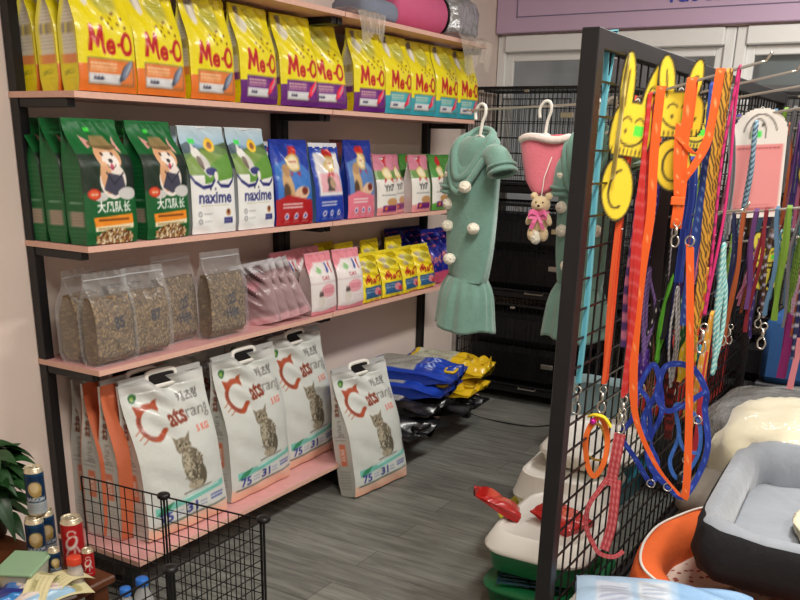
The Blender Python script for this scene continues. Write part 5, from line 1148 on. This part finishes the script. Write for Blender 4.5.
# packets lying in it
c = CV(14, 18, C8(190, 38, 34), 12); c.text('TREATS'[:0] or ' ', 7, 9, 3, C8(250, 250, 250)); c.ell(7, 9, 4, 5, C8(214, 90, 70)); c.small(3, 4, 11, 8, 3, C8(240, 200, 190), .3)
for i, (x, y, z, e, lb) in enumerate([(2.62, 1.07, .305, (-1.1, .1, .5), 'red packet propped on the green tray left of the panel post'), (2.60, .84, .312, (-1.40, -.1, -.4), 'red packet on the green tray seen through the wire grid')]):
    t = thing('treat_packet', lb, 'packet', (x, y, z), e, 'red packets on the tray'); bag_geo(.13, .17, .03, c, back=C8(170, 30, 30), nx=20, ny=26, tp=.3, wr=.008, seed=i+2).build('packet', film, t, auto=60)
tray('lemon yellow litter tray standing behind the green one', (3.10, 1.09, .001), (0, 0, .05), base=yp, rim=yp, HH=.16, rh=.02, L=.52, W=.38)
tray('white litter tray with a tall domed lid nested in the lemon yellow one', (3.14, 1.07, .187), (0, .0, .08), base=whitep, rim=whitep, HH=.06, rh=.09, L=.50, W=.36)
tray('white litter tray standing on the white domed one', (3.24, 1.02, .348), (0, .0, .0), base=cream, rim=whitep, HH=.05, rh=.03, L=.46, W=.34)
tray('teal litter tray in the far stack on the floor', (3.72, 1.15, .001), (0, 0, -.05), base=tp_, rim=tp_, HH=.13, rh=.02, L=.5, W=.38)
tray('white rimmed teal litter tray in the middle of the far stack', (3.68, 1.15, .155), (0, .0, .1), base=tp_, rim=whitep, HH=.10, rh=.05, L=.54, W=.42)
tray('pale teal litter tray standing on its end against the kennels', (4.30, 1.30, .215), (0, -PI/2+.0, 0), base=tp_, rim=mat('pale_teal_plastic', C8(150, 180, 186), rough=.4), HH=.09, rh=.03, L=.42, W=.40)
tray('white litter tray poking out at the lower edge near the panel foot', (2.22, 1.02, .001), (0, 0, .1), base=whitep, rim=whitep, HH=.07, rh=.02, L=.30, W=.22)
# dark red and blue fabric carriers behind the far half of the panel
for lb, x, y, c_, z in [('red fabric pet carrier behind the far half of the leash panel', 4.10, .90, C8(176, 44, 38), .38), ('blue fabric pet carrier past the far end of the leash panel', 4.64, .50, C8(40, 84, 140), .46)]:
    t = thing('fabric_carrier', lb, 'pet carrier', (x, y, z)); f = mat('carrier_cloth_%d' % (x*10), c_, rough=.85, bump=.4, bscale=90, bdist=.004)
    big = x < 4.5; g = G(); g.rbox((0, 0, .16), (.58 if big else .42, .26, .32), .03); g.build('body', f, t, auto=40)
    g = G(); g.ribbon(smooth_path([(-.12, 0, .31), (-.08, 0, .38), (.08, 0, .38), (.12, 0, .31)], 5), .03, .004, wd=(0, 1, 0)); g.build('handle', f, t)
    g = G(); 
    for i in range(9): g.box((-.16+i*.04, -.134, .17), (.004, .003, .18))
    for k_ in range(5): g.box((0, -.134, .09+k_*.04), (.33, .003, .004))
    g.build('mesh_window', wireb, t)
for lb, x, y in (('grey plastic box under the red carrier', 4.10, .90), ('grey plastic box under the blue carrier', 4.64, .50)):
    t = thing('storage_box', lb, 'storage box', (x, y, .001)); g = G(); hb = .34 if x < 4.5 else .42; g.rbox((0, 0, hb/2), (.40, .28, hb), .02); g.build('box', mat('grey_box_plastic', C8(60, 62, 66), rough=.5), t)
    g = G(); g.rbox((0, 0, hb+.018), (.41, .29, .034), .008); g.build('lid', mat('grey_box_plastic'), t)

# ================================================================== PET BEDS in the right foreground
t = thing('low_bench', 'low dark bench that carries the pet beds', 'bench', (3.11, .21, 0)); g = G(); g.rbox((0, 0, .147), (1.82, .84, .025), .004); g.build('top', blackp, t)
for x in (-.86, .86):
    for y in (-.38, .38): g = G(); g.rbox((x, y, .067), (.04, .04, .133), .003); g.build('leg', black, t)
def ring_bed(name, label, loc, rx, ry, hh, thick, wallm_, pipe, inner, rot=0, sq=.5, dip=.0):
    t = thing(name, label, 'pet bed', loc, (0, 0, rot)); n = 72
    def pt(a, s, z): c, d = math.cos(a), math.sin(a); return (rx*s*math.copysign(abs(c)**sq, c), ry*s*math.copysign(abs(d)**sq, d), z)
    prof = [(.90, 0), (.97, .02), (1.0, hh*.35), (1.0, hh*.7), (.965, hh*.95), (.90, hh*1.03), (1-thick*1.0, hh*.98), (1-thick*1.45, hh*.80), (1-thick*1.55, hh*.45), (1-thick*1.5, hh*.2)]
    g = G(); vs = []; fs = []
    for j, (s, z) in enumerate(prof):
        for k in range(n): a = 2*PI*k/n; wv = 1+.012*math.sin(7*a+j)+.008*math.sin(13*a-j*2); z2 = z*(1+.05*math.sin(3*a+1))-(dip*hh*max(0, math.cos(a-PI))**4 if z > hh*.5 else 0); vs.append(pt(a, s*wv, z2))
    for j in range(len(prof)-1):
        for k in range(n): fs.append((j*n+k, j*n+(k+1) % n, (j+1)*n+(k+1) % n, (j+1)*n+k))
    fs.append(tuple(range(n-1, -1, -1)))
    g.add(vs, fs); mi = [0]*len(g.f)
    if isinstance(wallm_, tuple):
        for i in range(len(fs)): g.m[i] = 1 if (i//n) >= 4 and i < len(fs)-1 else 0
        g.build('wall', list(wallm_), t, smooth=True)
    else: g.build('wall', wallm_, t, smooth=True)
    if pipe:
        g = G(); g.tube([pt(2*PI*k/n, .935*(1+.012*math.sin(14*PI*k/n+4)), (hh*1.035)*(1+.05*math.sin(6*PI*k/n+1))) for k in range(n)], .0045, 6, closed=True); g.build('piping', pipe, t, smooth=True)
    g = G(); vs = []; fs = []; s0 = 1-thick*1.4
    for j in range(9):
        for k in range(n): a = 2*PI*k/n; f = j/8; x, y, _ = pt(a, s0*f if j else .001, 0); vs.append((x, y, hh*.22+.02*(1-f**3)+.004*math.sin(9*a+j)))
    for j in range(8):
        for k in range(n): fs.append((j*n+k, j*n+(k+1) % n, (j+1)*n+(k+1) % n, (j+1)*n+k))
    g.add(vs, fs); g.build('cushion', inner, t, smooth=True); return t
orm = mat('orange_canvas', C8(232, 104, 44), rough=.85, bump=.3, bscale=30, var=.06, vscale=10); greyp = mat('light_grey_plush', C8(146, 153, 162), rough=.95, bump=.6, bscale=16, sheen=.4, var=.05, vscale=12); blk = mat('black_suede', C8(22, 22, 24), rough=.9, bump=.3, bscale=40)
pawm = bpy.data.materials.new('printed_cushion_cloth'); pawm.use_nodes = True; nt = pawm.node_tree; B = nt.nodes['Principled BSDF']; B.inputs['Roughness'].default_value = .9
tc = nt.nodes.new('ShaderNodeTexCoord'); vo = nt.nodes.new('ShaderNodeTexVoronoi'); vo.inputs['Scale'].default_value = 34; rp = nt.nodes.new('ShaderNodeValToRGB'); nt.links.new(tc.outputs['Object'], vo.inputs['Vector']); nt.links.new(vo.outputs['Distance'], rp.inputs['Fac'])
rp.color_ramp.elements[0].position = .26; rp.color_ramp.elements[0].color = (*lin(C8(150, 76, 66)), 1); rp.color_ramp.elements[1].position = .30; rp.color_ramp.elements[1].color = (*lin(C8(222, 206, 192)), 1); nt.links.new(rp.outputs[0], B.inputs['Base Color'])
ring_bed('pet_bed', 'round orange pet bed with white piping on the bench in front of the panel', (2.66, .345, .162), .40, .30, .165, .20, orm, whitep, pawm, 0, .8, dip=.1)
ring_bed('pet_bed', 'black sided pet bed lined with light grey plush, at the right', (2.89, .055, .328), .49, .43, .175, .13, (blk, greyp), None, greyp, .05, .26)
crumple('plush_throw', 'small cream throw lying in the grey lined pet bed', 'throw', (2.78, .02, .392), (.42, .34, .05), mat('cream_throw', C8(226, 218, 190), rough=.95, bump=.6, bscale=20), 12, .35, .4)
t = thing('wrapped_bed', 'cream plush bed inside a crinkled clear plastic bag at the back right', 'pet bed', (3.72, .32, .162))
o = crumple('bed', 'x', 'x', (0, 0, 0), (.74, .60, .36), mat('cream_plush_bed', C8(238, 228, 192), rough=.95, bump=.5, bscale=14, sheen=.3), 15, .22); o.parent = t; del o['label']; del o['category']
o = crumple('plastic_bag', 'x', 'x', (0, 0, 0), (.82, .68, .41), mat('crinkled_bag_film', C8(225, 225, 225), rough=.12, alpha=.22, bump=1, bscale=9, spec=.9, bdist=.04), 19, .30, n=26); o.parent = t; del o['label']; del o['category']
t = thing('folded_bed', 'folded grey brown pet bed between the orange bed and the cream one', 'pet bed', (3.14, .555, .162)); 
g = G(); g.rbox((0, 0, .06), (.36, .17, .115), .03); g.build('lower_fold', mat('taupe_plush', C8(120, 112, 102), rough=.95, bump=.5, bscale=18), t, auto=50)
g = G(); g.rbox((.01, 0, .165), (.34, .16, .09), .03); g.build('upper_fold', mat('taupe_plush'), t, auto=50)
# light blue wrapped mat in front
c = CV(46, 34, C8(140, 178, 216), 10); c.rect(20, 0, 46, 34, C8(168, 196, 222)); c.rect(22, 6, 30, 24, C8(206, 214, 222)); c.rect(32, 8, 41, 26, C8(196, 208, 222)); c.small(23, 8, 29, 22, 7, C8(90, 120, 170), .4); c.small(33, 10, 40, 24, 7, C8(100, 110, 150), .4, seed=4); c.text('PET', 26, 26, 4, C8(70, 90, 150), 0, 1, .03)
t = thing('wrapped_mat', 'light blue mat wrapped in film at the bottom edge, in front of the orange bed', 'mat', (2.06, .42, .345), (-PI/2, 0, -1.25+PI))
g = bag_geo(.46, .34, .06, c, back=C8(130, 170, 210), nx=50, ny=40, tp=.5, wr=.012, bulge=.02, seed=4, base=.4); g.v = [(x, y-.03, z-.17) for x, y, z in g.v]; g.build('mat', film, t, auto=60)
t = thing('stool', 'low dark stool under the light blue mat', 'stool', (2.03, .42, 0)); g = G(); g.rbox((0, 0, .295), (.28, .44, .02), .004); g.build('seat', blackp, t)
for x in (-.12, .12):
    for y in (-.17, .17): g = G(); g.rbox((x, y, .142), (.03, .03, .284), .003); g.build('leg', black, t)
crumple('foam_bag', 'white foam filled bag resting on the stool beside the blue mat', 'bag', (2.06, .615, .306), (.14, .09, .08), mat('white_foam_film', C8(210, 208, 200), rough=.4, bump=.8, bscale=20), 21, .3)

# ================================================================== WIRE PEN round the offering table
t = thing('wire_playpen', 'low black wire grid fence with round connectors around the offering table', 'playpen', (0, 0, 0))
PEN = [(1.787, 2.298), (1.815, 1.935), (1.850, 1.560), (1.465, 1.556), (1.09, 1.552), (.72, 1.55)]; PZ_ = .445
def pen_panel(a, b, z0, z1):
    g = G(); a, b = Vector((*a, 0)), Vector((*b, 0)); d = b-a; L_ = d.length; d.normalize(); ins_ = .012; p0 = a+d*ins_; Lw = L_-2*ins_; R = Matrix.Rotation(math.atan2(d.y, d.x), 3, 'Z')
    for i in range(10): p = p0+d*Lw*i/9; r = .0042 if i in (0, 9) else .0024; g.box((p.x, p.y, (z0+z1)/2), (r, r, z1-z0), R)
    c_ = (a+b)/2
    for k_ in range(11): z = z0+(z1-z0)*k_/10; r = .0042 if k_ in (0, 10) else .0024; g.box((c_.x, c_.y, z), (Lw, r, r), R)
    g.build('grid_panel', wireb, t)
for a, b in zip(PEN, PEN[1:]): pen_panel(a, b, .03, PZ_-.004)
for x, y in PEN[1:]:
    for z in (PZ_, .03):
        g = G(); g.lathe([(0, -.012), (.012, -.012), (.020, -.006), (.021, .002), (.018, .007), (.010, .010), (0, .0105)], 20, c=(x, y, z)); g.build('connector', blackp, t, smooth=True)
    g = G(); g.tube([(x, y, .03), (x, y, PZ_)], .0038, 8); g.build('corner_rod', blackp, t)
# ================================================================== OFFERING TABLE, cans, bottles, plant
TZ = .34
woodm = mat('brown_lacquer', C8(92, 52, 30), rough=.35, var=.2, vscale=14)
t = thing('offering_table', 'low brown wooden offering table in the corner inside the wire fence', 'table', (1.13, 2.13, 0))
g = G(); g.rbox((0, 0, TZ-.0125), (.74, .64, .024), .005); g.build('tabletop', woodm, t)
for x in (-.33, .33):
    for y in (-.28, .28): g = G(); g.rbox((x, y, (TZ-.026)/2), (.05, .05, TZ-.026), .005); g.build('leg', woodm, t)
def can(label, x, y, z, kind, rz=0, s=1.0, grp=None):
    t = thing('drink_can', label, 'drink can', (x, y, z), (0, 0, rz), grp); r, h = (.0265 if kind == 'blue' else .0285)*s, .144*s
    if kind == 'blue':
        c = CV(20, 14, C8(18, 50, 84), 14)
        for cx in (5, 15): c.ell(cx, 8.6, 2.4, 2.6, C8(196, 170, 110)); c.ell(cx-.3, 9.2, 1.5, 1.7, C8(226, 206, 160)); c.poly([(cx-1.6, 5.2), (cx+2, 6.2), (cx+2.4, 9), (cx+.6, 7)], C8(170, 140, 80)); c.text('SAIGON', cx, 4.5, 1.75, C8(232, 236, 240), 0, 1, .05)
        c.rect(0, 0, 20, 4.0, C8(176, 186, 192)); c.rect(0, 13, 20, 14, C8(24, 70, 110)); c.small(1, 1, 19, 3.4, 3, C8(110, 130, 150), .2)
        for cx in (5, 15): c.text('SAIGON', cx, 4.5, 1.75, C8(232, 236, 240), 0, 1, .05)
    else:
        c = CV(20, 14, C8(190, 30, 36), 14); W_ = C8(236, 226, 222)
        for cx in (5, 15):
            c.ell(cx, 8.2, 1.7, 2.6, W_, -.5); c.ell(cx, 8.6, 1.0, 1.7, C8(190, 30, 36), -.5); c.arc(cx+.2, 11, 1.2, 0, 250, .4, W_); c.line([(cx-1, 6), (cx-2, 3.6)], .5, W_); c.line([(cx+.8, 6.2), (cx+.6, 3.4)], .5, W_); c.line([(cx+1.2, 7), (cx+2.2, 4.8)], .5, W_); c.small(cx-2, 1.4, cx+2, 2.4, 1, W_, .3)
    A = c.bake(64, 44); zs = [h*.06+h*.84*i/44 for i in range(45)]
    g = G(); g.lathe([(r, z) for z in zs], 64, colfn=lambda u, i, z: tuple(A[i, int(u*64+.5)])); g.build('body', tin, t, smooth=True)
    g = G(); g.lathe([(0, .003*s), (r*.7, .002*s), (r*.82, 0), (r*.9, .004), (r, h*.06)], 32); g.build('bottom_rim', mat('can_aluminium', C8(216, 206, 178), rough=.3, metal=.7), t, smooth=True)
    g = G(); g.lathe([(r, h*.90), (r*.93, h*.95), (r*.86, h*.965), (r*.88, h), (r*.83, h), (r*.82, h*.975), (r*.5, h*.97), (0, h*.97)], 32); g.build('lid', mat('can_aluminium', C8(216, 206, 178), rough=.3, metal=.7), t, smooth=True)
    g = G(); g.tube([(.009*math.cos(a), .005*math.sin(a)-.004, h*.982) for a in [2*PI*i/14 for i in range(14)]], .0014, 5, closed=True); g.build('pull_tab', chrome, t, smooth=True)
can('blue beer can with a crest, lower left of the small pyramid', 1.425, 2.045, TZ+.001, 'blue', 2.50)
can('blue beer can with a crest, lower right of the small pyramid', 1.475, 2.065, TZ+.001, 'blue', 2.62)
can('blue beer can on top of the pyramid of cans', 1.447, 2.052, TZ+.146, 'blue', 2.45)
can('blue beer can lying lowest in front of the pyramid, mostly hidden by the banknotes', 1.395, 1.93, TZ+.001, 'blue', 2.6, .62)
can('tall red drink can with a white bull like squiggle', 1.472, 1.945, TZ+.001, 'red', 2.35, 1.06)
can('short red can behind the bottle with the red cap', 1.452, 1.862, TZ+.001, 'red', 2.4, .58)
def bottle(label, x, y, z, h, r, capc, liq, cap_r=.015):
    t = thing('bottle', label, 'bottle', (x, y, z)); pr = [(0, 0), (r*.9, 0), (r, .006), (r, h*.22), (r*.95, h*.26), (r, h*.30), (r, h*.55), (r*.85, h*.68), (cap_r*.85, h*.84), (cap_r*.8, h*.90), (cap_r*.8, h)]
    g = G(); g.lathe([(a, b) for a, b in [(p.x, p.y) for p in smooth_path([(a, b, 0) for a, b in pr], 3)]], 28); g.build('body', mat('clear_plastic_bottle', C8(220, 228, 232), rough=.08, alpha=.38, spec=.9), t, smooth=True)
    if liq: g = G(); g.lathe([(0, .004), (r*.92, .004), (r*.94, h*.5), (r*.84, h*.62), (0, h*.62)], 24); g.build('contents', liq, t, smooth=True)
    g = G(); n = 40; g.lathe([(cap_r, h-.016), (cap_r*1.02, h-.014), (cap_r*1.02, h+.002), (cap_r*.92, h+.005), (0, h+.005)], n); g.build('cap', capc, t, smooth=True)
    return t
bottle('clear bottle with a red cap in front of the red cans', 1.385, 1.835, TZ+.001, .090, .022, mat('red_cap', C8(206, 66, 40), rough=.4), mat('pale_liquid', C8(180, 150, 110), rough=.15), .019)
bottle('clear bottle with a blue cap, the left one of two', 1.435, 1.70, .20, .155, .028, mat('blue_cap', C8(40, 110, 200), rough=.4), None)
bottle('clear bottle with a blue cap and blue label, the right one of two', 1.495, 1.70, .20, .158, .030, mat('blue_cap'), None, .017)
bottle('tiny bottle of orange drink between the red capped and the blue capped bottles', 1.385, 1.705, .20, .13, .022, mat('orange_liquid', C8(230, 140, 40), rough=.2), mat('orange_liquid'), .010)
t = thing('low_step', 'low dark step carrying the blue capped bottles', 'step', (1.46, 1.70, 0)); g = G(); g.rbox((-.02, .0, .099), (.22, .10, .198), .004); g.build('block', woodm, t)
# clear food box, notes, snacks
t = thing('food_box', 'cloudy clear plastic food box with a greenish lid on the table', 'food box', (1.31, 1.95, TZ+.001), (0, 0, .5))
g = G(); shell(g, [(.11, .085, .015, 0), (.13, .10, .02, .065), (.125, .096, .02, .065), (.105, .08, .015, .005)]); g.build('box', mat('cloudy_plastic', C8(206, 208, 196), rough=.25, alpha=.7), t, auto=50)
g = G(); g.rbox((0, 0, .072), (.14, .11, .012), .004); g.build('lid', mat('green_tint_lid', C8(150, 186, 150), rough=.3, alpha=.85), t)
g = G(); g.sph((0, 0, .03), (.045, .034, .026), 14, noise=.08); g.build('contents', mat('pale_sweets', C8(226, 220, 200), rough=.7), t)
bn = CV(15, 6.5, C8(212, 206, 160), 14); bn.rect(.5, .5, 14.5, 6, C8(220, 212, 168)); bn.ell(11, 3.2, 1.7, 2.2, C8(176, 170, 120)); bn.small(1, 1, 8, 5.4, 4, C8(150, 150, 100), .25); bn.text('10000', 4.4, 3.6, 1.5, C8(120, 120, 70))
A = bn.bake(30, 14)
for i, (x, y, z, rz, bend, lb) in enumerate([(1.345, 1.865, .012, .3, .02, 'folded pale yellow banknote nearest the cans'), (1.35, 1.835, .020, .05, .028, 'folded pale yellow banknote on top of the fan'), (1.32, 1.81, .010, -.25, .016, 'pale yellow banknote lowest in front of the fan'), (1.30, 1.86, .030, .55, .03, 'curled pale yellow banknote with its corner sticking up')]):
    g = G(); g.grid(lambda u, v: ((u-.5)*.15, (v-.5)*.065, bend*math.sin(PI*u)+.01*v*u), 30, 14, colfn=lambda u, v: tuple(A[int(v*14+.5), int(u*30+.5)])); g.grid(lambda u, v: ((u-.5)*.15, (v-.5)*.065, bend*math.sin(PI*u)+.01*v*u-.0006), 30, 14, col=C8(206, 200, 154), flip=True)
    o = g.build('banknote', paper, smooth=True); o.location = (x, y, TZ+z); o.rotation_euler = (0, 0, rz); tag(o, lb, 'banknote', 'folded banknotes')
def snack(label, loc, e, w, h, cv, back, seed):
    t = thing('snack_packet', label, 'snack', loc, e); g = bag_geo(w, h, .03, cv, back=back, nx=30, ny=30, tp=.4, wr=.006, bulge=.012, seed=seed, base=.3); g.v = [(x, y-.015, z) for x, y, z in g.v]; g.build('packet', film, t, auto=60)
c1 = CV(12, 9, C8(34, 44, 120), 12); c1.ell(6, 5, 3, 2, C8(70, 120, 190)); c1.ell(7, 4.4, 1.4, 1, C8(220, 200, 190)); c1.rect(0, 0, 12, 1.5, C8(50, 130, 200))
c2 = CV(10, 9, C8(236, 196, 30), 12); c2.ell(5, 5, 2.6, 2, C8(244, 220, 90)); c2.ell(4, 6.6, 1.6, 1.2, C8(70, 140, 60)); c2.text('me', 6, 2, 2, C8(50, 80, 150))
c3 = CV(14, 9, C8(226, 214, 206), 12); c3.rect(0, 0, 14, 2, C8(150, 190, 220)); c3.ell(8, 5, 2.6, 1.8, C8(210, 180, 170)); c3.small(2, 3, 12, 7, 3, C8(160, 140, 150), .3)
snack('dark blue snack packet lying in front of the food box', (1.24, 1.86, TZ+.004), lie(-.4).to_euler(), .13, .10, c1, C8(30, 40, 110), 3)
snack('bright yellow snack packet at the bottom left corner', (1.17, 1.92, TZ+.004), lie(.2, .1).to_euler(), .12, .11, c2, C8(220, 180, 30), 4)
snack('pale pink and blue snack packet in front of the banknotes', (1.27, 1.80, TZ+.004), lie(-.3).to_euler(), .15, .09, c3, C8(200, 190, 190), 5)
# plant
t = thing('potted_plant', 'dark green leafy plant in a brown pot in the left corner', 'plant', (1.455, 2.33, TZ+.001))
g = G(); g.lathe([(0, 0), (.055, 0), (.06, .006), (.078, .11), (.084, .115), (.084, .125), (.074, .125), (.07, .10), (0, .098)], 28); g.build('pot', mat('brown_glaze', C8(70, 50, 36), rough=.3), t, smooth=True)
lf = mat('dark_leaf', C8(34, 70, 34), rough=.38, var=.25, vscale=30); st = mat('stem_green', C8(70, 110, 50), rough=.5)
rd = random.Random(8)
def leaf(base, d, L_, W_, droop):
    g = G(); base = Vector(base); d = Vector(d).normalized(); s = d.cross(Vector((0, 0, 1))); s = s.normalized() if s.length > .1 else Vector((1, 0, 0))
    def fn(u, v):
        wd = W_*math.sin(PI*v**.8)**.9*(1-.25*v) if v < 1 else 0; c = base+d*L_*v+Vector((0, 0, -droop*v*v*L_)); return c+s*(u-.5)*2*wd*.5+Vector((0, 0, .18*wd*abs(u-.5)*2))
    g.grid(fn, 6, 12); g.build('leaf', lf, t, smooth=True)
for i in range(95):
    a = rd.uniform(0, 2*PI); hgt = rd.uniform(.06, .28); rr_ = rd.uniform(.01, .07)
    b = (rr_*math.cos(a), rr_*math.sin(a), hgt); el = rd.uniform(-.5, 1.1)
    leaf(b, (math.cos(a), math.sin(a), el), rd.uniform(.09, .14), rd.uniform(.06, .09), rd.uniform(.2, .9))
g = G()
for i in range(12): a = i*.52; g.tube(smooth_path([(0, 0, .10), (.02*math.cos(a), .02*math.sin(a), .2), (.06*math.cos(a), .06*math.sin(a), .22+.012*i)], 4), .003, 6)
g.build('stems', st, t, smooth=True)
leaf((.01, -.01, .22), (.25, -.1, 1), .13, .06, .1); leaf((.0, .0, .20), (.8, -.1, .3), .20, .07, .55)
# orange blossom leaf tip at the left edge
t = thing('orange_ornament', 'orange leaf shaped ornament at the left edge above the plant', 'ornament', (1.40, 2.36, TZ+.001))
g = G(); g.tube([(0, 0, 0), (.0, 0, .25), (-.02, 0, .315)], .003, 6); g.build('stick', woodm, t)
g = G(); g.grid(lambda u, v: (-.09+.16*v, .0+.02*(u-.5)*math.sin(PI*v), .31+.035*v+.045*(u-.5)*math.sin(PI*v)), 6, 12); g.build('leaf_tip', mat('orange_leaf', C8(220, 140, 50), rough=.5), t, smooth=True)
for kk in (tuna, beef, sea, green, nax, sred, swh, spk, bb, pa, pg, c85, c87, c25, sil, fr, msk, db, cats, ocats): kk.done()
for o in bpy.data.objects:
    if o.type == 'MESH' and 'label' in o and o['label'] == 'x': del o['label']
